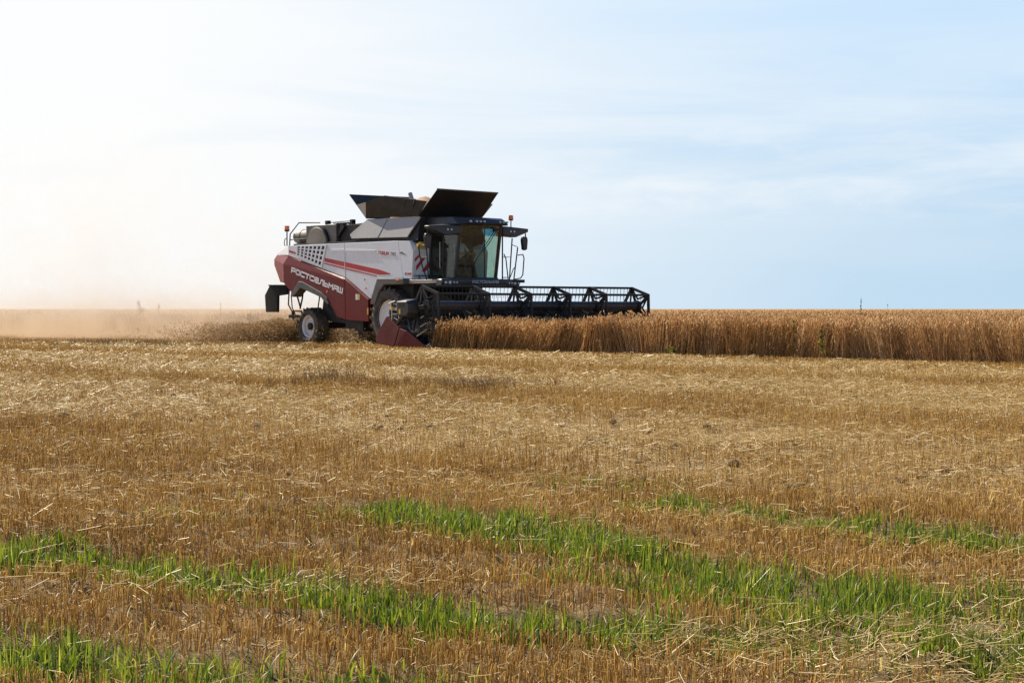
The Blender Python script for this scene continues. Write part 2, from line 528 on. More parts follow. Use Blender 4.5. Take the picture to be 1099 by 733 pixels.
def build_stubble():
    M['stubble'] = plant('stubble_straw', [(0, (0.22, 0.11, 0.03)), (0.3, (0.48, 0.29, 0.075)), (0.65, (0.68, 0.47, 0.15)), (0.9, (0.78, 0.60, 0.25)), (1, (0.84, 0.71, 0.40))],
                         0.34, 0.5, spec=0.4)
    x, y = scatter(5.2, 105, lambda d: np.where(d < 11, 1250, np.minimum(1250, 1250 * (11 / d) ** 1.35)))
    # drill rows run along the passes
    u, v = to_local(x, y)
    row = 0.15
    k = np.round(v / row)
    v = np.where(rng.random(len(v)) < 0.75, k * row + rng.normal(0, 0.022, len(v)), v)
    x, y = to_world(u, v)
    g = grass_field(x, y)
    s = straw_field(x, y)
    patch = fbm(x * 0.9, y * 0.9, 55)
    keep = rng.random(len(x)) < (1 - 0.93 * np.clip(g * 1.3, 0, 1)) * (1 - 0.60 * s) * (0.60 + 0.40 * sstep(patch, 0.3, 0.5)) * (1 - s * (1 - sstep(fbm(x * 1.9, y * 1.9, 140, 3), 0.38, 0.54)) * 0.8)
    ul, vl = to_local(x, y)
    inwheat = (vl > 4.4) | ((vl > -4.4) & (ul > 5.0))
    keep &= ~inwheat
    x, y = x[keep], y[keep]
    n = len(x)
    d = y
    z = ground_z(x, y)
    hn = fbm(x * 0.4, y * 0.4, 77)
    h = (0.085 + 0.085 * hn + rng.normal(0, 0.016, n)).clip(0.04, 0.2)
    h = np.where(d < 14, h * 0.66, h)
    lean = np.abs(rng.normal(0, 0.17, n))
    fl = rng.random(n) < 0.10
    lean = np.where(fl, rng.uniform(0.5, 1.25, n), lean)
    az = rng.uniform(0, 6.283, n)
    base = np.stack([x, y, z - 0.01], 1)
    tip = base + np.stack([np.sin(lean) * np.cos(az) * h, np.sin(lean) * np.sin(az) * h, np.cos(lean) * h], 1)
    w = np.maximum(0.0042, pxw(d, 0.42)) * rng.uniform(0.7, 1.3, n)
    r = np.clip(rng.beta(2.0, 2.4, n) * 0.85 + (fbm(x * 0.8, y * 0.8, 60) - 0.5) * 0.5 + 0.05, 0, 1)
    V, Q, rr, tt = prisms(base, tip, w, w * 0.9, r)
    # dry leaf remains hanging on the near stalks
    near = np.where((d < 20) & (rng.random(n) < 0.10))[0]
    b2 = base[near].copy()
    b2 += (tip[near] - base[near]) * rng.uniform(0.2, 0.9, (len(near), 1))
    a2 = rng.uniform(0, 6.283, len(near))
    B = blades(b2, np.stack([np.cos(a2), np.sin(a2)], 1), rng.uniform(0.04, 0.11, len(near)), rng.uniform(1.0, 2.6, len(near)),
               rng.uniform(0.002, 0.0045, len(near)), np.clip(r[near] + 0.15, 0, 1), seg=3)
    V, Q, rr, tt = joinparts([(V, Q, rr, tt), B])
    o = mesh_from_np('stubble', V, Q, M['stubble'], {'rnd': rr, 'along': tt})
    tag(o, 'short cut golden stubble covering the harvested field', 'stubble', kind='stuff')


def build_straw():
    M['straw'] = plant('chopped_straw', [(0, (0.28, 0.18, 0.06)), (0.4, (0.60, 0.44, 0.165)), (0.75, (0.80, 0.64, 0.29)), (1, (0.90, 0.80, 0.50))], 0.25, 0.42, spec=0.5)
    x, y = scatter(5.2, 64, lambda d: np.where(d < 9, 260, np.minimum(820, 820 * (15 / np.maximum(d, 15)) ** 1.15)))
    s = straw_field(x, y)
    g = track_field(x, y)
    keep = rng.random(len(x)) < np.clip(0.32 + 0.75 * s, 0, 1) * (1 - 0.4 * np.clip(g, 0, 1))
    keep &= rng.random(len(x)) < (0.30 + 0.70 * sstep(fbm(x * 1.9, y * 1.9, 140, 3), 0.36, 0.56)) * (0.55 + 0.45 * sstep(y, 9, 17))
    ul, vl = to_local(x, y)
    keep &= ~((vl > 4.0) | ((vl > -4.2) & (ul > 4.8)))
    x, y, s = x[keep], y[keep], s[keep]
    n = len(x)
    z = ground_z(x, y)
    L = rng.gamma(2.2, 0.045, n).clip(0.03, 0.42) * (0.45 + 0.55 * sstep(y, 8, 20))
    az = rng.uniform(0, 6.283, n) * 0.6 + 1.2 * fbm(x * 0.7, y * 0.7, 91) * 3
    el = rng.normal(0, 0.22, n)
    pile = 0.01 + (0.04 + 0.15 * sstep(fbm(x * 1.9, y * 1.9, 140, 3), 0.45, 0.68)) * s * rng.random(n) + 0.09 * (1 - s) * rng.random(n)
    mid = np.stack([x, y, z + pile], 1)
    dv = np.stack([np.cos(az) * np.cos(el), np.sin(az) * np.cos(el), np.sin(el)], 1) * (L / 2)[:, None]
    w = np.maximum(0.0034, pxw(y, 0.42)) * rng.uniform(0.6, 1.4, n)
    r = np.clip(rng.beta(2.2, 2.0, n), 0, 1)
    P1 = prisms(mid - dv, mid + dv, w, w * 0.8, r)
    # a few long straws lying over the stubble
    x2, y2 = scatter(5.2, 30, lambda d: 1.2 * np.minimum(1, 10 / d))
    n2 = len(x2)
    L2 = rng.uniform(0.07, 0.22, n2)
    a2 = rng.normal(0.35, 0.8, n2)
    e2 = rng.normal(0.1, 0.25, n2)
    m2 = np.stack([x2, y2, ground_z(x2, y2) + rng.uniform(0.03, 0.12, n2)], 1)
    d2 = np.stack([np.cos(a2) * np.cos(e2), np.sin(a2) * np.cos(e2), np.sin(e2)], 1) * (L2 / 2)[:, None]
    w2 = np.maximum(0.0036, pxw(y2, 0.42))
    P2 = prisms(m2 - d2, m2 + d2, w2, w2 * 0.7, rng.uniform(0.3, .9, n2))
    # flat clusters of broken long straw beside the grass tracks
    ps = []
    for cx, cy, rx, ry, cnt in ((-0.78, 8.35, 0.32, 0.16, 190), (-2.0, 8.2, 0.4, 0.25, 90), (1.75, 6.9, 0.6, 0.5, 420), (1.2, 6.35, 0.6, 0.35, 420), (2.3, 8.6, 0.5, 0.5, 260), (0.75, 7.1, 0.25, 0.15, 160), (1.25, 10.6, .4, .3, 90)):
        xx = cx + rng.normal(0, rx, cnt)
        yy = cy + rng.normal(0, ry, cnt)
        cnt = cnt * 2
        xx = cx + rng.normal(0, rx, cnt)
        yy = cy + rng.normal(0, ry, cnt)
        aa = rng.normal(0.45, 0.85, cnt)
        ee = rng.normal(0.08, 0.28, cnt)
        LL = rng.gamma(2.5, 0.028, cnt).clip(0.02, 0.18)
        mm = np.stack([xx, yy, ground_z(xx, yy) + rng.uniform(0.01, 0.10, cnt)], 1)
        dd = np.stack([np.cos(aa) * np.cos(ee), np.sin(aa) * np.cos(ee), np.sin(ee)], 1) * (LL / 2)[:, None]
        ps.append(prisms(mm - dd, mm + dd, np.full(cnt, 0.0036), np.full(cnt, 0.0026), rng.beta(2.5, 2, cnt)))
    V, Q, rr, tt = joinparts([P1, P2] + ps)
    o = mesh_from_np('straw_litter', V, Q, M['straw'], {'rnd': rr, 'along': tt})
    tag(o, 'pale chopped straw scattered loose over the stubble', 'straw', kind='stuff')


def build_grass():
    M['grass'] = plant('regrown_grass', [(0, (0.028, 0.048, 0.010)), (0.33, (0.090, 0.132, 0.018)), (0.65, (0.20, 0.235, 0.032)), (0.92, (0.34, 0.33, 0.07)), (1, (0.50, 0.42, 0.15))], 0.5, 0.42,
                       tcol=(1.0, 1.1, 0.45), spec=0.4)
    x, y = scatter(5.2, 15, lambda d: np.full_like(d, 3400.0), margin=1.12, extra=1.2)
    g = grass_field(x + 0.10 * (fbm(x * 3, y * 3, 112) - .5), y + 0.7 * (fbm(x * 3, y * 3, 113) - .5))
    cl = fbm(x * 5.5, y * 5.5, 101)
    keep = rng.random(len(x)) < np.clip(g * 1.3 - 0.10, 0, 1) * sstep(cl, 0.34, 0.54)
    # single blades anywhere among the near stubble
    keep |= rng.random(len(x)) < 0.004 * (y < 13) * (0.3 + 3 * sstep(fbm(x * 1.1, y * 1.1, 106), 0.5, 0.65))
    x, y, g = x[keep], y[keep], g[keep]
    n = len(x)
    az = rng.uniform(0, 6.283, n)
    tall = fbm(x * 2.0, y * 2.0, 120)
    h = (0.04 + 0.15 * tall * rng.uniform(0.4, 1.3, n) * (0.5 + 0.6 * g)).clip(0.03, 0.20)
    h = np.where(y < 7.2, h * 0.75, h) * rng.uniform(0.6, 1.25, n)
    base = np.stack([x, y, ground_z(x, y) - 0.005], 1)
    V1 = blades(base, np.stack([np.cos(az), np.sin(az)], 1), h, np.abs(rng.normal(0.4, 0.65, n)), rng.uniform(0.004, 0.0095, n),
                np.clip(rng.beta(2, 2, n) * 0.9 + (rng.random(n) < 0.05) * 0.4, 0, 1), seg=4)
    # long arching leaves of wild grass, bottom left
    nx = 70
    cx = rng.uniform(-1.75, -0.35, nx)
    cy = 6.75 - 0.45 * (cx + 1.75) + rng.normal(0, 0.12, nx)
    a3 = rng.uniform(0, 6.283, nx)
    V2 = blades(np.stack([cx, cy, ground_z(cx, cy)], 1), np.stack([np.cos(a3), np.sin(a3)], 1), rng.uniform(0.10, 0.20, nx), rng.uniform(0.5, 2.2, nx),
                rng.uniform(0.008, 0.015, nx), rng.uniform(0.4, 0.9, nx), seg=7)
    V, Q, rr, tt = joinparts([V1, V2])
    o = mesh_from_np('grass', V, Q, M['grass'], {'rnd': rr, 'along': tt})
    tag(o, 'bright green grass regrowing in old wheel tracks', 'grass', kind='stuff')


def build_clods():
    bm = bmesh.new()
    x, y = scatter(12, 52, lambda d: np.full_like(d, 1.5), margin=1.12, extra=1)
    s = straw_field(x, y)
    keep = rng.random(len(x)) < 0.15 + 0.8 * s
    x, y = list(x[keep]) + [1.92], list(y[keep]) + [12.98]
    for i, (a, b) in enumerate(zip(x, y)):
        r = 0.062 if i == len(x) - 1 else random.choice((0.02, 0.025, 0.03, 0.04, 0.05))
        ico = bmesh.ops.create_icosphere(bm, subdivisions=2, radius=1)['verts']
        sx, sy, sz = r * random.uniform(.8, 1.6), r * random.uniform(.8, 1.4), r * random.uniform(.5, .85)
        q = random.uniform(0, 6)
        gz = float(ground_z(np.array([a]), np.array([b]))[0])
        for v in ico:
            k = 1 + 0.35 * (float(vnoise(v.co.x * 2 + i, v.co.y * 2 + v.co.z * 1.7, 5)) - 0.5) + 0.2 * random.uniform(-.5, .5)
            px, py, pz = v.co.x * k * sx, v.co.y * k * sy, v.co.z * k * sz
            v.co = (a + px * math.cos(q) - py * math.sin(q), b + px * math.sin(q) + py * math.cos(q), gz + 0.03 + pz)
    me = bpy.data.meshes.new('soil_clods')
    bm.to_mesh(me)
    bm.free()
    me.materials.append(principled('clod_soil', (0.16, 0.11, 0.065), 0.95, var=0.4, scale=20, bump=0.8, bscale=50, spec=0.1))
    o = bpy.data.objects.new('soil_clods', me)
    COL.objects.link(o)
    tag(o, 'dark crumbly soil clods lying between the straw', 'soil', kind='stuff')


build_stubble()
build_straw()
build_grass()
build_clods()


# ------------------------------------------------------------------ standing wheat
def wheat_lean(u, v):
    lx = (fbm(u * 0.45, v * 0.45, 201) - 0.5) * 1.1 + (fbm(u * 1.7, v * 1.7, 205) - 0.5) * 0.8
    lx = lx + 0.85 * np.exp(-((u - 8.0) / 3.4) ** 2) * (0.5 + fbm(u * 1.1, v * 1.1, 207))       # pushed over next to the header
    ly = (fbm(u * 0.5, v * 0.5, 202) - 0.5) * 0.5 - 0.05
    return lx, ly


def build_wheat():
    M['wheat'] = plant('ripe_wheat', [(0, (0.28, 0.155, 0.06)), (0.4, (0.57, 0.375, 0.175)), (0.75, (0.74, 0.555, 0.305)), (1, (0.85, 0.73, 0.50))], 0.5, 0.55,
                       tcol=(1.0, 0.88, 0.62), patch=(0.22, (0.88, 0.86, 0.82)))
    parts = []

    def stand(u, v, upper=0.0, wpx=0.5, leaves=True):
        n = len(u)
        x, y = to_world(u, v)
        d = np.maximum(y, 10)
        lx, ly = wheat_lean(u, v)
        lx = lx + rng.normal(0, 0.15, n)
        ly = ly + rng.normal(0, 0.10, n)
        hh = 0.91 + 0.14 * (fbm(u * 0.3, v * 0.3, 203) - 0.5) + 0.12 * (vnoise(u * 1.6, v * 1.6, 209) - 0.5) + rng.normal(0, 0.06, n)
        dx = lx * FW[0] + ly * LF[0]
        dy = lx * FW[1] + ly * LF[1]
        L = np.sqrt(1 + dx ** 2 + dy ** 2)
        ax = np.stack([dx / L, dy / L, 1 / L], 1)
        base = np.stack([x, y, ground_z(x, y) - 0.01], 1)
        top = base + ax * hh[:, None]
        w = np.maximum(0.0045, pxw(d, wpx)) * rng.uniform(0.7, 1.3, n)
        r = np.clip(rng.beta(2, 2.2, n) * 0.8 + (fbm(u * 0.6, v * 0.6, 204) - 0.45) * 0.5 + (vnoise(u * 4.3, v * 4.3, 208) - 0.5) * 0.6 + 0.08, 0, 1)
        # slightly kinked stalk: two prisms
        b0 = base + ax * (hh * upper)[:, None]
        parts.append(prisms(b0, top, w, w * 0.7, r))
        # nodding ear
        az = rng.uniform(0, 6.283, n)
        nod = rng.uniform(0.1, 0.9, n)
        ea = ax + np.stack([np.cos(az) * nod, np.sin(az) * nod, -0.25 * nod], 1)
        ea /= np.linalg.norm(ea, axis=1, keepdims=True)
        el = rng.uniform(0.075, 0.115, n)
        m1 = top + ea * (el * 0.45)[:, None]
        ew = np.maximum(0.015, pxw(d, 1.15)) * rng.uniform(0.8, 1.25, n)
        r2 = np.clip(r + 0.10, 0, 1)
        parts.append(prisms(top, m1, ew * 0.55, ew, r2))
        parts.append(prisms(m1, top + ea * el[:, None], ew, ew * 0.15, r2))
        if leaves:
            k = np.where(rng.random(n) < 0.5)[0]
            bp = base[k] + (top[k] - base[k]) * rng.uniform(0.15, 0.85, (len(k), 1))
            a2 = rng.uniform(0, 6.283, len(k))
            parts.append(blades(bp, np.stack([np.cos(a2), np.sin(a2)], 1), rng.uniform(0.10, 0.24, len(k)), rng.uniform(1.2, 2.9, len(k)),
                                np.maximum(0.007, pxw(d[k], 0.45)), np.clip(r[k] + rng.normal(0.05, 0.12, len(k)), 0, 1), seg=3))

    def edge_wobble(u):
        return 0.22 * (fbm(u * 0.8, u * 0, 210) - 0.5)

    # cut edge along the header's near end (full plants)
    n = 14500
    u = rng.uniform(5.3, 37, n)
    dep = rng.exponential(0.55, n).clip(0, 2.2)
    v = -4.35 + edge_wobble(u) + dep
    ok = ~((u < 6.1) & (rng.random(n) < (6.1 - u) / 0.8)) & (rng.random(n) < 0.35 + 0.65 * sstep(fbm(u * 2.2, v * 2.2, 206), 0.38, 0.58))
    stand(u[ok], v[ok], wpx=0.55)
    # swath in front of the header and canopy behind the edge
    n = 9000
    u = rng.uniform(5.5, 37, n)
    v = -4.3 + rng.uniform(1.2, 9.5, n)
    stand(u, v, upper=0.45, leaves=True)
    # first rows along the front of the header
    n = 5000
    u = 5.45 + rng.exponential(0.5, n)
    v = rng.uniform(-4.3, 4.45, n)
    stand(u, v)
    # far edge behind the cut strip
    n = 9000
    u = rng.uniform(-70, 7, n)
    v = 4.5 + edge_wobble(u + 90) + rng.exponential(0.7, n).clip(0, 3)
    stand(u, v, wpx=0.7)
    # rest of the canopy: ears and upper stalks, thinning with distance
    x, y = scatter(46, 420, lambda d: 30 * (60 / d) ** 1.55, margin=1.25, extra=4)
    u, v = to_local(x, y)
    k = (v > 4.6) | ((v > -3.0) & (u > 7))
    stand(u[k], v[k], upper=0.55, wpx=0.6, leaves=False)
    V, Q, rr, tt = joinparts(parts)
    o = mesh_from_np('standing_wheat', V, Q, M['wheat'], {'rnd': rr, 'along': tt})
    tag(o, 'tall ripe brown wheat still standing beyond the cut strip', 'wheat', kind='stuff')
    # dense matted heart of the crop below the ears, one thick sheet reaching the horizon
    us = np.unique(np.concatenate([-np.geomspace(80, 6000, 26), np.linspace(-80, 60, 360), np.geomspace(60, 6000, 26)]))
    dv = np.unique(np.concatenate([[0.0], np.linspace(0.02, 12, 48), np.geomspace(12, 7000, 50)]))
    U, D = np.meshgrid(us, dv)
    e0 = np.where(U > 6.4, -4.35, 4.5) + 1.1
    Vv = e0 + D
    X, Y = to_world(U, Vv)
    hz = 0.80 + 0.16 * (fbm(U * 1.5, Vv * 1.5, 230) - 0.5) * np.exp(-np.hypot(X, Y) / 120)
    hz[0, :] = 0.0
    verts = np.stack([X.ravel(), Y.ravel(), hz.ravel()], 1)
    nx, ny = len(us), len(dv)
    i = (np.arange(ny - 1)[:, None] * nx + np.arange(nx - 1)[None, :]).ravel()
    Qd = np.stack([i, i + 1, i + nx + 1, i + nx], 1)
    m = bpy.data.materials.new('wheat_mass')
    m.use_nodes = True
    t = NT(m.node_tree)
    co = t.n('ShaderNodeNewGeometry').outputs['Position']
    n1 = t.noise(co, 7.0, 5.0, 0.7)
    n2 = t.noise(co, 0.25, 4.0, 0.5)
    c = t.mix(t.mr(n1, 0.3, 0.7), (0.22, 0.12, 0.05), (0.52, 0.34, 0.16))
    c = t.mix(t.mr(n2, 0.35, 0.65, 0.0, 0.5), c, (0.30, 0.20, 0.12))
    p = t.n('ShaderNodeBsdfPrincipled', {'Base Color': c, 'Roughness': 0.95, 'Specular IOR Level': 0.05})
    bn = t.n('ShaderNodeBump', {'Strength': 1.0, 'Distance': 0.2, 'Height': n1})
    t.t.links.new(bn.outputs[0], p.inputs['Normal'])
    t.n('ShaderNodeOutputMaterial', {'Surface': p.outputs[0]})
    o2 = mesh_from_np('wheat_canopy', verts, Qd, m, smooth=True)
    tag(o2, 'dense brown wheat crop reaching back to the horizon', 'wheat', kind='stuff')


build_wheat()


# ------------------------------------------------------------------ mesh builder for the machine
class MB:
    def __init__(s):
        s.bm = bmesh.new()

    def hull(s, pts):
        vs = [s.bm.verts.new(p) for p in pts]
        r = bmesh.ops.convex_hull(s.bm, input=vs)
        dead = list({e for e in r['geom_interior'] + r['geom_unused'] if isinstance(e, bmesh.types.BMVert) and not e.link_faces})
        if dead:
            bmesh.ops.delete(s.bm, geom=dead, context='VERTS')
        return s

    def box(s, x0, x1, y0, y1, z0, z1):
        return s.hull([(x, y, z) for x in (x0, x1) for y in (y0, y1) for z in (z0, z1)])

    def prism(s, pts, y0, y1):
        """polygon in x-z, extruded along y"""
        a = [s.bm.verts.new((x, y0, z)) for x, z in pts]
        b = [s.bm.verts.new((x, y1, z)) for x, z in pts]
        n = len(pts)
        s.bm.faces.new(a)
        s.bm.faces.new(b[::-1])
        for i in range(n):
            s.bm.faces.new((a[i], b[i], b[(i + 1) % n], a[(i + 1) % n]))
        return s

    def sheet(s, pts, th):
        """flat plate from 3-D corners, thickness th along its normal"""
        P = [Vector(p) for p in pts]
        nrm = Vector((0, 0, 0))
        for i in range(len(P)):
            nrm += P[i].cross(P[(i + 1) % len(P)])
        nrm.normalize()
        a = [s.bm.verts.new(p + nrm * th / 2) for p in P]
        b = [s.bm.verts.new(p - nrm * th / 2) for p in P]
        n = len(P)
        s.bm.faces.new(a)
        s.bm.faces.new(b[::-1])
        for i in range(n):
            s.bm.faces.new((a[i], b[i], b[(i + 1) % n], a[(i + 1) % n]))
        return s

    def tube(s, pts, r, seg=8, r2=None):
        P = [Vector(p) for p in pts]
        rings = []
        up = Vector((0.13, 0.21, 0.97))
        for i, p in enumerate(P):
            d = (P[min(i + 1, len(P) - 1)] - P[max(i - 1, 0)]).normalized()
            if abs(d.dot(up)) > 0.95:
                up = Vector((0.9, 0.3, 0.1))
            e1 = d.cross(up).normalized()
            e2 = d.cross(e1)
            rr = r if r2 is None else r + (r2 - r) * i / (len(P) - 1)
            rings.append([s.bm.verts.new(p + (e1 * math.cos(k * 6.28319 / seg) + e2 * math.sin(k * 6.28319 / seg)) * rr) for k in range(seg)])
        for a, b in zip(rings[:-1], rings[1:]):
            for k in range(seg):
                s.bm.faces.new((a[k], a[(k + 1) % seg], b[(k + 1) % seg], b[k]))
        s.bm.faces.new(rings[0][::-1])
        s.bm.faces.new(rings[-1])
        return s

    def bar(s, a, b, w, h=None):
        """square beam between two points"""
        a, b = Vector(a), Vector(b)
        h = h or w
        d = (b - a).normalized()
        up = Vector((0, 0, 1)) if abs(d.z) < 0.9 else Vector((1, 0, 0))
        e1 = d.cross(up).normalized()
        e2 = e1.cross(d)
        return s.hull([p + e1 * (w / 2 * i) + e2 * (h / 2 * j) for p in (a, b) for i in (-1, 1) for j in (-1, 1)])

    def lathe(s, prof, cx, cz, seg=48, cy=0.0, close=False, cap0=True):
        """profile [(radius, y)] spun round an axis parallel to y"""
        rings = []
        for r, y in prof:
            rings.append([s.bm.verts.new((cx + r * math.cos(k * 2 * math.pi / seg), cy + y, cz + r * math.sin(k * 2 * math.pi / seg))) for k in range(seg)])
        for a, b in zip(rings[:-1], rings[1:]):
            for k in range(seg):
                s.bm.faces.new((a[k], a[(k + 1) % seg], b[(k + 1) % seg], b[k]))
        if close:
            for k in range(seg):
                s.bm.faces.new((rings[-1][k], rings[-1][(k + 1) % seg], rings[0][(k + 1) % seg], rings[0][k]))
        else:
            if cap0:
                s.bm.faces.new(rings[0][::-1])
            s.bm.faces.new(rings[-1])
        return s

    def strokes(s, text, origin, ux, uy, nrm, cw, ch, th, gap=0.25, slant=0.0, depth=0.004):
        """block lettering out of short strokes on a plane"""
        O, UX, UY, N = Vector(origin), Vector(ux), Vector(uy), Vector(nrm)
        x = 0.0
        for c in text:
            for poly in GLYPH.get(c, []):
                for (ax, ay), (bx, by) in zip(poly[:-1], poly[1:]):
                    A = Vector((x + ax * cw + slant * ay * ch, ay * ch))
                    B = Vector((x + bx * cw + slant * by * ch, by * ch))
                    d = B - A
                    if d.length < 1e-6:
                        continue
                    d.normalize()
                    A = A - d * th * 0.5
                    B = B + d * th * 0.5
                    n2 = Vector((-d.y, d.x)) * th * 0.5
                    cs = []
                    for q in (A + n2, A - n2, B - n2, B + n2):
                        p = O + UX * q.x + UY * q.y
                        cs += [p + N * 0.0005, p + N * depth]
                    s.hull(cs)
            x += cw * (1 + gap) if c != ' ' else cw * 0.6
        return s

    def build(s, name, mat, parent=None, bevel=0.0, smooth=False, loc=None):
        bmesh.ops.recalc_face_normals(s.bm, faces=s.bm.faces)
        me = bpy.data.meshes.new(name)
        s.bm.to_mesh(me)
        s.bm.free()
        me.materials.append(mat)
        o = bpy.data.objects.new(name, me)
        COL.objects.link(o)
        if parent is not None:
            o.parent = parent
        if loc:
            o.location = loc
        if bevel:
            b = o.modifiers.new('bevel', 'BEVEL')
            b.width = bevel
            b.segments = 2
            b.limit_method = 'ANGLE'
            b.angle_limit = R(25)
        if smooth:
            for p in me.polygons:
                p.use_smooth = True
            me.set_sharp_from_angle(angle=R(38))
        return o


GLYPH = {
    'Р': [[(0, 0), (0, 1), (.85, 1), (1, .85), (1, .5), (.85, .4), (0.25, .4)]],
    'О': [[(.15, 0), (0, .15), (0, .85), (.15, 1), (.85, 1), (1, .85), (1, .15), (.85, 0), (.15, 0)]],
    'С': [[(1, 0), (.15, 0), (0, .15), (0, .85), (.15, 1), (1, 1)]],
    'Т': [[(0, 1), (1, 1)], [(.5, 1), (.5, 0)]],
    'Е': [[(1, 0), (.15, 0), (0, .15), (0, .85), (.15, 1), (1, 1), (1, .5), (.2, .5)]],
    'Л': [[(0, 0), (.3, .2), (.4, 1), (1, 1), (1, 0)]],
    'Ь': [[(0, 1), (0, 0), (.85, 0), (1, .15), (1, .45), (.85, .58), (0, .58)]],
    'М': [[(0, 0), (0, 1), (.5, .45), (1, 1), (1, 0)]],
    'А': [[(0, 0), (.1, .9), (.25, 1), (1, 1), (1, 0)], [(.05, .4), (1, .4)]],
    'Ш': [[(0, 1), (0, 0), (1, 0), (1, 1)], [(.5, 0), (.5, 1)]],
    'T': [[(0, 1), (1, 1)], [(.5, 1), (.5, 0)]],
    'O': [[(0, 0), (0, 1), (1, 1), (1, 0), (0, 0)]],
    'R': [[(0, 0), (0, 1), (1, 1), (1, .45), (0, .45)], [(.45, .45), (1, 0)]],
    'U': [[(0, 1), (0, 0), (1, 0), (1, 1)]],
    '7': [[(0, 1), (1, 1), (.35, 0)]],
    '8': [[(0, 0), (0, 1), (1, 1), (1, 0), (0, 0)], [(0, .5), (1, .5)]],
    '5': [[(1, 1), (0, 1), (0, .55), (1, .55), (1, 0), (0, 0)]],
    'N': [[(0, 0), (0, 1), (1, 0), (1, 1)]],
    'M': [[(0, 0), (0, 1), (.5, .4), (1, 1), (1, 0)]],
    'K': [[(0, 0), (0, 1)], [(0, .45), (1, 1)], [(.3, .6), (1, 0)]],
}

# ------------------------------------------------------------------ combine harvester
CH = bpy.data.objects.new('combine_harvester', None)
COL.objects.link(CH)
CH.location = (ORG[0], ORG[1], 0)
CH.rotation_euler = (0, 0, HEAD)
tag(CH, 'white and dark red combine harvester cutting the wheat with a wide black reel', 'combine harvester')


def mir(pts):
    return [(x, -y, z) for x, y, z in pts]


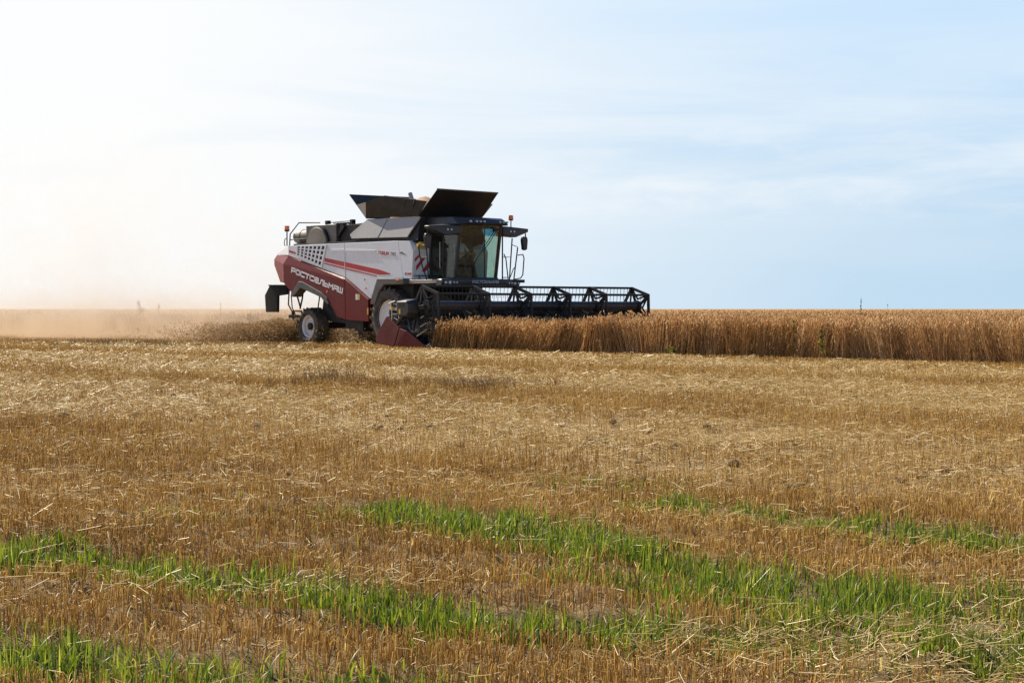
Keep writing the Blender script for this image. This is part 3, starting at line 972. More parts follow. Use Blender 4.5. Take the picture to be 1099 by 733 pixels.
def build_body():
    # inner hull that everything hangs on (threshing body), open over the rear wheels
    m = MB()
    m.prism([(-6.1, 2.3), (-6.1, 3.40), (0.9, 3.40), (0.9, 1.2), (-1.3, 0.86), (-2.9, 0.95), (-3.6, 1.65), (-4.1, 1.9), (-5.4, 2.35)], -1.44, 1.44)
    m.box(-3.3, -1.2, -1.15, 1.15, 0.58, 1.0)
    m.box(-2.5, -2.0, -1.35, -0.9, 0.5, 0.88)
    m.build('threshing_body', M['matte'], CH)
    for sgn in (-1, 1):
        # white upper panels
        y0, y1 = 1.50 * sgn, 1.55 * sgn
        rear = MB().prism([(-6.16, 3.46), (-2.79, 3.46), (-2.735, 2.30), (-6.17, 3.11)], y0, y1).build('side_panel', M['white'], CH, 0.012)
        mid = MB().prism([(-2.765, 3.46), (0.22, 3.455), (0.36, 2.9), (0.50, 2.25), (-0.60, 2.25), (-0.90, 1.63), (-1.33, 1.59), (-2.45, 2.175), (-2.70, 2.285)], y0, y1).build('side_panel', M['white'], CH, 0.012)
        fp = [(.25, -1.555, 3.45), (.86, -1.555, 3.43), (1.05, -1.555, 3.1), (.98, -1.555, 2.2), (.54, -1.555, 2.2), (.40, -1.555, 2.9),
              (1.05, -1.3, 3.2), (1.05, -.85, 3.2), (1.0, -.73, 2.2), (.25, -.73, 2.2), (.25, -.73, 3.2), (.86, -1.40, 3.43), (.25, -1.40, 3.45)]
        front = MB().hull(fp if sgn < 0 else mir(fp)).build('front_panel', M['white'], CH, 0.012)
        # crease line along the white panels
        cr = MB()
        cr.hull([(x, y, z) for x, z0, z1 in ((-4.0, 3.22, 3.26), (-2.80, 3.19, 3.25)) for z in (z0, z1) for y in (1.55 * sgn, 1.575 * sgn)])
        cr.build('crease', M['white'], rear)
        cr = MB()
        cr.hull([(x, y, z) for x, z0, z1 in ((-2.75, 3.18, 3.24), (-1.0, 3.15, 3.17)) for z in (z0, z1) for y in (1.55 * sgn, 1.575 * sgn)])
        cr.build('crease', M['white'], mid)
        # dark red lower panels, upper edge chamfered
        ya, yb = 1.50 * sgn, 1.61 * sgn
        m = MB().prism([(-6.42, 2.82), (-2.70, 2.235), (-2.655, .89), (-3.16, .98), (-3.71, 1.59), (-4.0, 1.76), (-5.41, 2.16), (-5.87, 1.78), (-6.40, 2.15)], ya, yb)
        m.hull([(-6.20, 1.545 * sgn, 3.10), (-6.42, yb, 2.82), (-2.70, yb, 2.235), (-2.72, 1.545 * sgn, 2.285), (-6.20, ya, 3.08), (-6.42, ya, 2.82), (-2.70, ya, 2.235), (-2.72, ya, 2.275)])
        lower = m.build('lower_panel', M['red'], CH, 0.012)
        m = MB().prism([(-2.675, 2.23), (-2.45, 2.12), (-1.36, 1.55), (-1.33, .83), (-2.63, .886)], ya, yb)
        m.hull([(-2.69, 1.545 * sgn, 2.28), (-2.675, yb, 2.23), (-1.36, yb, 1.55), (-1.35, 1.545 * sgn, 1.585), (-2.69, ya, 2.27), (-2.675, ya, 2.23), (-1.36, ya, 1.55), (-1.35, ya, 1.575), (-2.45, yb, 2.12), (-2.45, 1.545 * sgn, 2.165)])
        flow = m.build('lower_panel', M['red'], CH, 0.012)
        # dark trim round the rear wheel arch
        MB().prism([(-5.90, 1.74), (-5.42, 2.20), (-5.2, 2.19), (-4.02, 1.80), (-3.70, 1.62), (-3.55, 1.40), (-3.70, 1.42), (-4.05, 1.64), (-5.30, 1.98), (-5.78, 1.66)], 1.30 * sgn, 1.66 * sgn).build('wheel_arch', M['trim'], CH, 0.012)
        # red stripes
        m = MB()
        m.hull([(x, y, z) for x, z0, z1 in ((-3.97, 2.86, 2.99), (-2.80, 2.67, 2.83)) for z in (z0, z1) for y in (1.5502 * sgn, 1.554 * sgn)])
        m.build('stripe', M['stripe'], rear)
        m = MB()
        m.hull([(x, y, z) for x, z0, z1 in ((-3.99, 2.78, 2.825), (-2.79, 2.585, 2.635)) for z in (z0, z1) for y in (1.5502 * sgn, 1.554 * sgn)])
        m.build('stripe', M['stripe'], rear)
        m = MB()
        m.hull([(x, y, z) for x, z0, z1 in ((-6.15, 3.22, 3.31), (-5.66, 3.14, 3.20)) for z in (z0, z1) for y in (1.5502 * sgn, 1.554 * sgn)])
        m.build('stripe', M['stripe'], rear)
        m = MB()
        m.hull([(x, y, z) for x, z0, z1 in ((-2.75, 2.66, 2.825), (-.75, 2.36, 2.53), (-.18, 2.37, 2.40)) for z in (z0, z1) for y in (1.5502 * sgn, 1.554 * sgn)])
        m.build('stripe', M['stripe'], mid)
        m = MB()
        m.hull([(x, y, z) for x, z0, z1 in ((-2.74, 2.575, 2.625), (-.95, 2.31, 2.345)) for z in (z0, z1) for y in (1.5502 * sgn, 1.554 * sgn)])
        m.build('stripe', M['stripe'], mid)
        if sgn < 0:
            # air intake grille: dark recess behind a lattice of white bars
            TL, TR, BR, BL = np.array([-5.62, 3.425]), np.array([-3.86, 3.415]), np.array([-4.14, 2.70]), np.array([-5.64, 3.13])
            bl = lambda a, b: (TL * (1 - a) + TR * a) * (1 - b) + (BL * (1 - a) + BR * a) * b
            g = MB()
            g.prism([tuple(TL), tuple(TR), tuple(BR), tuple(BL)], -1.5505, -1.556)
            gp = g.build('intake_recess', M['matte'], rear)
            g = MB()
            for i in range(8):
                a = i / 7
                hw = 0.18 / 7
                g.prism([tuple(bl(a - hw, -.02)), tuple(bl(a + hw, -.02)), tuple(bl(a + hw, 1.02)), tuple(bl(a - hw, 1.02))], -1.552, -1.585)
            for j in range(5):
                b = j / 4
                hw = 0.17 / 4
                g.prism([tuple(bl(-.03, b - hw)), tuple(bl(1.03, b - hw)), tuple(bl(1.03, b + hw)), tuple(bl(-.03, b + hw))], -1.553, -1.5825)
            g.build('intake_grille', M['white'], rear)
            # lettering
            sl = Vector((3.10, 0, -0.765)).normalized()
            MB().strokes('РОСТСЕЛЬМАШ', (-5.91, -1.61, 2.535), sl, (0.16, 0, 1), (0, -1, 0), 0.225, 0.145, 0.052, gap=0.305, depth=0.005).build('lettering', M['letter'], lower)
            MB().strokes('TORUM', (-0.86, -1.555, 3.05), Vector((1, 0, -.07)), (0.1, 0, 1), (0, -1, 0), 0.085, 0.085, 0.024, gap=0.42, depth=0.004).build('lettering', M['red_letter'], mid)
            MB().strokes('785', (-0.19, -1.555, 3.00), Vector((1, 0, -.07)), (0.1, 0, 1), (0, -1, 0), 0.075, 0.085, 0.020, gap=0.42, depth=0.004).build('lettering', M['grey_letter'], mid)
            # swoosh on the front panel, stickers, small lamps
            MB().hull([(.30, -1.556, 3.06), (.52, -1.556, 3.01), (.72, -1.556, 2.98), (.42, -1.556, 3.10), (.30, -1.5595, 3.06), (.52, -1.5595, 3.01), (.72, -1.5595, 2.98), (.42, -1.5595, 3.10)]).build('emblem', M['trim'], front)
            MB().box(.62, .70, -1.559, -1.556, 2.34, 2.42).build('sticker', M['trim'], front)
            MB().box(.74, .96, -1.559, -1.556, 2.34, 2.41).build('sticker', M['red_letter'], front)
            MB().box(-2.06, -1.94, -1.614, -1.6105, 1.55, 1.74).build('sticker', M['board'], flow)
            MB().box(-1.935, -1.82, -1.614, -1.6105, 1.55, 1.74).build('sticker', M['yellow'], flow)
            MB().box(-1.40, -1.335, -1.614, -1.6105, 1.06, 1.28).build('sticker', M['yellow'], flow)
            MB().lathe([(.035, -1.63), (.04, -1.605)], -3.72, 1.84, 12).build('side_marker', M['orange'], lower, smooth=True)
            MB().lathe([(.03, -1.575), (.035, -1.55)], -1.55, 1.93, 12).build('side_marker', M['orange'], mid, smooth=True)
            MB().lathe([(.022, -1.565), (.025, -1.55)], -1.62, 2.22, 10).build('latch', M['matte'], mid, smooth=True)
            # red and white warning board with black rails in front of it
            b = MB().hull([(x, y, z) for x in (1.035, 1.047) for y, z in ((-1.50, 3.02), (-0.98, 3.02), (-0.86, 2.36), (-1.44, 2.36))])
            bd = b.build('warning_board', M['board'], front)
            for quad in ([(-1.49, 2.86), (-1.33, 2.99), (-1.30, 2.93), (-1.485, 2.75)], [(-1.44, 2.62), (-1.15, 2.93), (-1.02, 2.93), (-1.43, 2.47)], [(-1.22, 2.45), (-0.93, 2.78), (-0.90, 2.58), (-1.06, 2.45)]):
                MB().hull([(x, y, z) for x in (1.047, 1.051) for y, z in quad]).build('stripe', M['stripe'], bd)
            MB().box(1.02, 1.05, -1.5, -.75, 2.305, 2.325).box(1.02, 1.05, -1.30, -1.28, 2.2, 2.31).build('panel_seam', M['matte'], front)
    # rear end: white cap over red corners
    pts = []
    for s in (-1, 1):
        pts += [(-6.185, 1.55 * s, 3.46), (-6.185, 1.55 * s, 3.12), (-7.43, 1.15 * s, 3.45), (-7.54, 1.15 * s, 3.20)]
    MB().hull(pts).build('rear_cap', M['white'], CH, 0.02)
    pts = []
    for s in (-1, 1):
        pts += [(-6.215, 1.545 * s, 3.09), (-6.435, 1.61 * s, 2.82), (-6.415, 1.60 * s, 2.16), (-7.54, 1.15 * s, 3.175), (-7.73, 1.15 * s, 3.02), (-7.73, 1.15 * s, 2.82), (-7.38, 1.12 * s, 2.20)]
    MB().hull(pts).build('rear_panel', M['red'], CH, 0.015)
    # chaff deflector hanging behind the straw hood
    m = MB()
    m.prism([(-7.2, 2.07), (-8.38, 2.08), (-8.69, 1.74), (-8.63, 1.13), (-7.86, 1.13), (-7.84, 1.72), (-7.2, 1.77)], -0.94, -0.84)
    m.prism([(-7.2, 2.11), (-8.42, 2.12), (-8.42, 2.07), (-7.2, 2.06)], -0.97, -0.80)
    m.build('chaff_deflector', M['black_rubber'], CH, 0.02)
    # hoses, ladder stubs and tow hitch below the straw hood
    m = MB()
    m.tube([(-6.6, -1.2, 2.2), (-6.70, -1.2, 1.8), (-6.74, -1.2, 1.4), (-6.42, -1.2, 1.07)], 0.025)
    m.tube([(-6.45, -1.2, 2.2), (-6.55, -1.2, 1.7), (-6.5, -1.2, 1.3), (-6.3, -1.2, 1.05)], 0.02)
    m.tube([(-5.8, -1.2, 1.9), (-5.86, -1.2, 1.6), (-6.0, -1.2, 1.25)], 0.03)
    m.tube([(-6.2, -1.15, 2.1), (-6.25, -1.15, 1.7), (-6.05, -1.15, 1.3)], 0.03)
    m.bar((-6.5, -1.2, 1.17), (-5.9, -1.2, 1.17), 0.05)
    m.bar((-6.45, -1.2, 1.17), (-6.45, -1.2, 0.9), 0.07)
    m.box(-6.65, -6.1, -1.25, -0.9, 0.93, 1.04)
    m.box(-6.5, -6.15, -1.2, -0.9, 0.62, 0.95)
    m.build('rear_hitch', M['matte'], CH)


def build_deck():
    m = MB()
    m.box(-6.1, 1.0, -1.40, 1.40, 3.40, 3.52)
    m.box(-3.7, -2.1, -1.15, 1.2, 3.5, 4.10)
    m.hull([(-3.5, -1.1, 4.08), (-2.1, -1.1, 4.15), (-3.5, 1.1, 4.08), (-2.1, 1.1, 4.15), (-3.5, -1.1, 3.9), (-2.1, -1.1, 3.9), (-3.5, 1.1, 3.9), (-2.1, 1.1, 3.9)])
    m.bar((-3.9, -1.15, 3.55), (-3.3, -1.15, 4.1), 0.18)
    m.box(-4.6, -4.45, -1.1, -.95, 4.15, 4.29)
    m.box(-3.12, -2.98, -1.1, -.95, 4.1, 4.28)
    m.tube([(-4.5, -1.0, 4.22), (-3.05, -1.0, 4.24)], 0.018)
    for k in range(6):
        m.box(-4.25 + k * .2, -4.17 + k * .2, -1.0, -.9, 4.14, 4.20)
    dk = m.build('engine_deck', M['matte'], CH, 0.01)
    m = MB()
    m.box(-5.5, -3.66, -1.28, 1.0, 3.5, 4.14)
    m.build('radiator_housing', M['trim'], CH, 0.02)
    m = MB()
    m.lathe([(.66, -1.20), (.66, -1.36), (.60, -1.38)], -4.70, 3.46, 56)
    dr = m.build('screen_drum', M['matte'], CH, smooth=True)
    m = MB()
    m.lathe([(.60, -1.3805), (.585, -1.395), (.3, -1.41), (.05, -1.415)], -4.70, 3.46, 56)
    m.build('rotary_screen', M['mesh'], dr, smooth=True)
    # air cleaner
    m = MB()
    m.tube([(-6.45, -0.95, 3.78), (-6.40, -.95, 3.78), (-5.6, -0.95, 3.80), (-5.4, -.95, 3.80)], 0.24, 24)
    m.tube([(-6.1, -.95, 3.79), (-6.05, -.95, 3.79)], 0.255, 24)
    m.tube([(-6.3, -1.0, 3.5), (-6.3, -1.0, 3.6)], 0.1, 12)
    m.build('air_cleaner', M['mesh'], CH, smooth=True)
    m = MB()
    m.tube([(-6.58, -1.25, 3.46), (-6.54, -1.25, 3.88), (-5.99, -1.25, 4.26), (-4.7, -1.25, 4.22)], 0.022)
    m.tube([(-6.56, -1.25, 3.68), (-5.4, -1.25, 3.70)], 0.018)
    m.tube([(-6.58, 0.9, 3.46), (-6.54, 0.9, 3.88), (-5.99, 0.9, 4.26), (-4.7, 0.9, 4.22)], 0.022)
    m.build('deck_railing', M['matte'], CH, smooth=True)
    # beacon on its stalk
    m = MB()
    m.tube([(-6.82, -1.2, 3.44), (-6.82, -1.2, 4.02)], 0.022)
    m.tube([(-6.82, -1.2, 3.98), (-6.82, -1.2, 4.04)], 0.075, 14, 0.095)
    m.tube([(-6.95, -1.2, 3.46), (-7.0, -1.2, 3.6), (-6.95, -1.2, 3.72), (-6.83, -1.2, 3.75)], 0.015)
    bc = m.build('beacon', M['matte'], CH, smooth=True)
    MB().tube([(-6.82, -1.2, 4.04), (-6.82, -1.2, 4.12), (-6.82, -1.2, 4.165), (-6.82, -1.2, 4.18)], 0.088, 16).build('beacon_lens', M['orange'], bc, smooth=True)
    # grain tank with its unfolded flaps
    m = MB()
    m.hull([(x, y, z) for x, y, z in [(-2.3, -1.42, 3.45), (1.12, -1.42, 3.45), (-2.3, 1.42, 3.45), (1.12, 1.42, 3.45), (-1.88, -1.22, 4.23), (1.0, -1.22, 4.23), (-1.88, 1.22, 4.23), (1.0, 1.22, 4.23)]])
    m.box(0.6, 0.99, -.74, .74, 2.3, 3.5)
    m.box(0.5, 0.8, -1.35, 1.35, 3.2, 3.5)
    tank = m.build('grain_tank', M['matte'], CH, 0.015)
    for s in (-1, 1):
        c = MB().sheet([(-2.62, -1.43 * -s, 3.74), (-2.48, -1.46 * -s, 3.60), (0.62, -1.46 * -s, 3.56), (1.10, -1.28 * -s, 4.19), (-1.82, -1.28 * -s, 4.23)], 0.045)
        cv = c.build('tank_cover', M['cover'], CH, 0.01)
        if s == -1:
            continue
        MB().bar((-0.98, -1.485, 3.60), (-0.66, -1.31, 4.20), 0.012).build('panel_seam', M['trim'], cv)
    front = MB().sheet([(1.0, -1.30, 4.23), (1.0, 1.30, 4.24), (1.86, 1.30, 5.03), (2.0, -1.30, 5.05)], 0.03).build('tank_flap', M['matte'], CH)
    m = MB()
    m.tube([(2.0, -1.31, 5.055), (1.86, 1.31, 5.035)], 0.025, 8)
    m.build('flap_edge', M['trim'], front, smooth=True)
    rearf = MB().sheet([(-1.88, -1.30, 4.27), (-1.88, 1.30, 4.27), (-2.85, 1.30, 5.10), (-2.85, -1.30, 5.10)], 0.03).build('tank_flap', M['matte'], CH)
    for s in (-1, 1):
        f = MB().sheet([(-1.88, 1.30 * s, 4.28), (1.0, 1.30 * s, 4.235), (1.52, 1.36 * s, 4.69), (-0.65, 1.45 * s, 4.965), (-1.66, 1.46 * s, 4.80)], 0.03).build('tank_flap', M['flap_in'], CH)
        for k in range(6):
            a = -1.5 + k * 0.42
            MB().bar((a, 1.315 * s, 4.30), (a - 0.12 + 0.10 * k, 1.44 * s - .02 * s * (k > 2), 4.80 + 0.03 * (2 - abs(k - 2.5))), 0.03).build('flap_rib', M['matte'], f)
        MB().sheet([(-1.89, 1.30 * s, 4.28), (-1.67, 1.465 * s, 4.79), (-2.40, 1.31 * s, 4.74)], 0.02).build('corner_gusset', M['cover'], f)
    # tip of the tank filling auger
    m = MB()
    m.tube([(-0.9, 0.0, 4.2), (-1.05, 0.0, 4.85), (-1.18, 0.0, 5.12)], 0.09, 12, 0.07)
    m.build('filling_auger', M['cover'], CH, smooth=True)


def build_cab():
    m = MB()
    # pillars, sill, rear wall, floor
    m.box(0.98, 1.10, -.86, .86, 2.2, 3.95)
    m.box(0.98, 2.42, -.86, .86, 2.14, 2.26)
    for s in (-1, 1):
        m.bar((2.30, .84 * s, 2.22), (2.58, .83 * s, 3.93), 0.09)
        m.bar((1.72, .86 * s, 2.22), (1.72, .85 * s, 3.93), 0.035)
        m.bar((1.05, .85 * s, 2.22), (1.05, .85 * s, 3.93), 0.10)
        m.bar((1.0, .86 * s, 3.90), (2.6, .85 * s, 3.90), 0.10)
    cab = m.build('cab', M['black'], CH, 0.012)
    # curved windscreen
    m = MB()
    nu, nv = 14, 10
    grid = []
    for j in range(nv + 1):
        b = j / nv
        row = []
        for i in range(nu + 1):
            a = -1 + 2 * i / nu
            x = 2.32 + 0.27 * b + 0.20 * (1 - a * a)
            row.append(m.bm.verts.new((x, a * 0.82, 2.24 + b * 1.68)))
        grid.append(row)
    strip = []
    for j in range(nv):
        for i in range(nu):
            m.bm.faces.new((grid[j][i], grid[j][i + 1], grid[j + 1][i + 1], grid[j + 1][i]))
    ws = m.build('windscreen', M['glass'], cab, smooth=True)
    m = MB()
    rows = []
    for b in (0.80, 0.985):
        rows.append([m.bm.verts.new((2.31 + 0.27 * b + 0.20 * (1 - a * a), a * 0.80, 2.24 + b * 1.68)) for a in np.linspace(-1, 1, 15)])
    for i in range(14):
        m.bm.faces.new((rows[0][i], rows[0][i + 1], rows[1][i + 1], rows[1][i]))
    m.build('sun_strip', M['sunstrip'], cab, smooth=True)
    for s in (-1, 1):
        MB().hull([(x, y, z) for x, z in ((1.10, 2.26), (2.27, 2.26), (2.53, 3.86), (1.10, 3.86)) for y in (.84 * s, .852 * s)]).build('side_window', M['sideglass'], cab)
    m = MB()
    m.tube([(1.62, -.90, 2.55), (1.62, -.91, 2.6), (1.62, -.91, 3.35), (1.62, -.90, 3.4)], 0.015)
    m.build('door_handle', M['steel'], cab, smooth=True)
    # wipers
    m = MB()
    m.tube([(2.80, 0.42, 3.78), (2.72, 0.05, 3.25), (2.60, -0.25, 2.75), (2.58, -.32, 2.5)], 0.014)
    m.tube([(2.80, 0.46, 3.74), (2.76, 0.20, 3.35), (2.68, -0.02, 3.05)], 0.012)
    m.box(2.74, 2.82, 0.36, 0.52, 3.72, 3.84)
    m.build('wiper', M['matte'], cab, smooth=True)
    # roof with lamp row
    m = MB()
    m.hull([(.90, -1.02, 3.96), (2.70, -1.05, 3.93), (3.0, -.8, 3.95), (3.05, 0, 3.95), (3.0, .8, 3.95), (2.70, 1.05, 3.93), (.90, 1.02, 3.96),
            (.90, -.98, 4.21), (2.45, -.98, 4.17), (2.85, -.75, 4.09), (2.9, 0, 4.11), (2.85, .75, 4.09), (2.45, .98, 4.17), (.90, .98, 4.21), (1.6, 0, 4.24)])
    roof = m.build('cab_roof', M['black'], cab, 0.03, smooth=True)
    for y in (-.72, -.49, -.34, -.19, .47, .62, .78):
        xx = 3.03 - 0.06 * abs(y)
        MB().tube([(xx - .06, y, 4.02), (xx + .012, y, 4.02)], 0.032, 14).build('roof_lamp', M['lamp'], cab, smooth=True)
    m = MB()
    m.tube([(2.75, 1.12, 3.86), (2.75, 1.12, 4.12)], 0.018)
    m.tube([(2.75, 1.12, 4.10), (2.75, 1.12, 4.14)], 0.07, 14)
    bc = m.build('beacon', M['matte'], CH, smooth=True)
    MB().tube([(2.75, 1.12, 4.14), (2.75, 1.12, 4.24), (2.75, 1.12, 4.27)], 0.085, 16, .06).build('beacon_lens', M['orange'], bc, smooth=True)
    # mirror arms: wing-shaped fairings with two work lamps each
    for s in (-1, 1):
        pts = [(2.2, .90, 3.93), (2.62, .90, 3.90), (2.25, .90, 3.60), (2.60, .90, 3.62), (2.62, 1.45, 3.57), (2.3, 1.45, 3.57), (2.55, 2.03, 3.76), (2.30, 2.05, 3.78), (2.30, 2.08, 3.86), (2.55, 2.04, 3.86), (2.60, 1.3, 3.90), (2.2, 1.3, 3.94)]
        if s < 0:
            pts = [(x, -y, z) for x, y, z in pts] + [(2.3, -.70, 3.92), (2.62, -.70, 3.90), (2.3, -.70, 3.70), (2.60, -.70, 3.70)]
        a = MB().hull(pts).build('mirror_arm', M['black'], CH, 0.025, smooth=True)
        for y in (1.22, 1.37):
            MB().tube([(2.56, y * s, 3.755), (2.632, y * s, 3.755)], 0.034, 14).build('work_lamp', M['lamp'], a, smooth=True)
        MB().tube([(2.42, 2.0 * s, 3.80), (2.42, 2.03 * s, 3.55)], 0.02).build('mirror_bracket', M['matte'], a)
        mm = MB()
        mm.hull([(2.37 + dx, (1.99 if s > 0 else 2.0) * s + dy, 3.62 + dz) for dx in (-.05, .06) for dy, dz in ((-.08, 0), (.10, -.02), (.13, -.12), (.10, -.42), (.02, -.46), (-.06, -.44), (-.11, -.1))])
        mm.build('mirror', M['black'], a, 0.02, smooth=True)
    # front console below the windscreen
    m = MB()
    m.hull([(2.3, -1.60, 2.20), (2.62, -1.60, 2.19), (2.66, -1.62, 2.10), (2.6, -1.62, 1.98), (2.3, -1.6, 1.98), (2.3, 1.60, 2.20), (2.62, 1.58, 2.19), (2.66, 1.62, 2.10), (2.6, 1.6, 1.98), (2.3, 1.6, 1.98), (2.72, -.9, 2.21), (2.72, .9, 2.21), (2.74, -.9, 2.0), (2.74, .9, 2.0)])
    con = m.build('front_console', M['black'], CH, 0.03, smooth=True)
    for y, r in ((-1.50, .045), (-1.34, .055), (-1.19, .03), (-1.08, .03), (1.19, .03), (1.08, .03), (1.34, .055), (1.50, .045)):
        MB().tube([(2.62, y, 2.085), (2.70 + 0.03 * (abs(y) < 1.2), y, 2.085)], r, 14).build('headlight', M['lamp'], con, smooth=True)
    MB().strokes('РОСТСЕЛЬМАШ', (2.735, -.46, 2.075), (0, 1, 0), (-.03, 0, 1), (1, 0, 0), 0.073, 0.075, 0.022, gap=0.36, depth=0.012).build('lettering', M['dim_letter'], con)
    # service platform and rails on both sides
    for s in (-1, 1):
        pl = MB().box(.56, 2.3, 1.56 * s, .90 * s, 2.06, 2.18).build('platform', M['beige'], CH, 0.01)
        m = MB()
        if s < 0:
            m.tube([(1.83, -1.6, 2.18), (1.60, -1.6, 2.60), (1.46, -1.6, 2.95), (1.41, -1.6, 3.22), (1.47, -1.6, 3.29), (1.72, -1.6, 3.28), (1.80, -1.6, 3.22), (1.86, -1.6, 2.8), (1.91, -1.6, 2.18)], 0.022)
            m.tube([(1.50, -1.6, 2.88), (1.84, -1.6, 2.88)], 0.018)
        else:
            m.tube([(1.62, 1.7, 3.62), (1.62, 1.7, 2.18)], 0.024)
            m.tube([(1.70, 1.7, 3.05), (1.80, 1.7, 2.9), (1.92, 1.7, 2.18)], 0.02)
            m.tube([(2.12, 1.7, 3.56), (1.98, 1.7, 2.18)], 0.022)
            m.tube([(2.40, 1.7, 3.25), (2.20, 1.7, 2.18)], 0.022)
            m.tube([(2.42, 1.7, 3.00), (2.66, 1.7, 3.02), (2.72, 1.7, 2.9), (2.66, 1.7, 2.36), (2.55, 1.7, 2.25), (2.25, 1.7, 2.22)], 0.02)
            m.tube([(1.62, 1.7, 2.95), (2.06, 1.7, 2.95)], 0.012)
            m.tube([(1.64, 1.7, 2.28), (2.02, 1.7, 2.28), (2.18, 1.7, 2.55), (2.25, 1.7, 2.6)], 0.016)
            m.tube([(2.1, 1.7, 3.35), (2.40, 1.7, 3.27)], 0.012)
            m.box(2.3, 2.7, 1.2, 1.75, 2.10, 2.2)
        m.build('hand_rail', M['matte'], CH, smooth=True)
    MB().box(1.12, 1.22, -1.48, -1.02, 3.22, 3.33).box(1.1, 1.2, -1.40, -1.22, 3.33, 3.40).build('wheel_chock', M['yellow'], CH, 0.02)
    # seat and steering column
    m = MB()
    m.hull([(1.25, -.27, 2.62), (1.75, -.25, 2.62), (1.25, .27, 2.62), (1.75, .25, 2.62), (1.25, -.27, 2.74), (1.78, -.25, 2.74), (1.25, .27, 2.74), (1.78, .25, 2.74)])
    m.hull([(1.22, -.26, 2.7), (1.38, -.26, 2.7), (1.22, .26, 2.7), (1.38, .26, 2.7), (1.12, -.22, 3.38), (1.22, -.22, 3.38), (1.12, .22, 3.38), (1.22, .22, 3.38)])
    m.box(1.3, 1.7, -.2, .2, 2.26, 2.64)
    m.build('driver_seat', M['seat'], cab, 0.04)
    m = MB()
    m.bar((2.30, 0, 2.26), (2.08, 0, 2.92), 0.10)
    ring = [(2.04 + .12 * math.sin(k / 20 * 6.2832) * .45, .19 * math.cos(k / 20 * 6.2832), 2.95 + .19 * math.sin(k / 20 * 6.2832) * .75) for k in range(21)]
    m.tube(ring, 0.016)
    m.build('steering_wheel', M['matte'], cab, smooth=True)


def make_wheel(name, Rr, W, rimr, hub, lugs, dish=0.0):
    """wheel about the y axis, outer side towards -y, origin at its centre"""
    w = bpy.data.objects.new(name, None)
    COL.objects.link(w)
    w.parent = CH
    h = W / 2
    m = MB()
    m.lathe([(rimr, -h * .78), (rimr + .05, -h * .96), (Rr * .72, -h), (Rr * .88, -h * .96), (Rr * .95, -h * .80), (Rr * .965, 0), (Rr * .95, h * .80), (Rr * .88, h * .96), (Rr * .72, h), (rimr + .05, h * .96), (rimr, h * .78)], 0, 0, 64, close=True)
    for k in range(lugs):
        for s in (-1, 1):
            a0 = (k + (0.5 if s > 0 else 0)) * 2 * math.pi / lugs
            pts = []
            for (f, da) in ((1.0, 0.0), (0.0, 0.30 * 24 / lugs)):
                for wd in (-.028, .028):
                    for rr in (Rr * .93, Rr * 1.0):
                        a = a0 + da + wd / Rr * 1.2
                        yy = s * (h * 0.97 * f + 0.01)
                        pts.append((rr * math.cos(a), yy, rr * math.sin(a)))
            # shoulder block
            for wd in (-.03, .03):
                a = a0 - 0.02 + wd / Rr
                pts.append((Rr * .86 * math.cos(a), s * h * 1.0, Rr * .86 * math.sin(a)))
            m.hull(pts)
    m.build('tyre', M['tyre'], w, smooth=True)
    m = MB()
    m.lathe([(rimr + .015, -h * .90), (rimr + .03, -h * .80), (rimr - .015, -h * .74), (rimr - .05, -h * .64), (rimr - .065, -h * (.1 + dish)), (rimr * .74, -h * dish), (rimr * .55, -h * (.06 + dish)), (hub, -h * (.10 + dish)), (hub * .95, -h * (.52 + dish * .5)), (0.02, -h * (.54 + dish * .5)),
             ], 0, 0, 48, cap0=False)
    m.lathe([(rimr + .015, h * .90), (rimr - .03, h * .75), (rimr - .05, -h * .3)], 0, 0, 48)
    rim = m.build('rim', M['rim'], w, smooth=True)
    m = MB()
    m.lathe([(hub * 1.05, -h * .28), (hub * 1.0, -h * .62), (hub * .5, -h * .70)], 0, 0, 24)
    for k in range(8):
        a = k * math.pi / 4
        m.tube([(hub * 1.5 * math.cos(a), -h * .20, hub * 1.5 * math.sin(a)), (hub * 1.5 * math.cos(a), -h * .32, hub * 1.5 * math.sin(a))], 0.018, 6)
    m.build('hub', M['matte'], w, smooth=True)
    return w


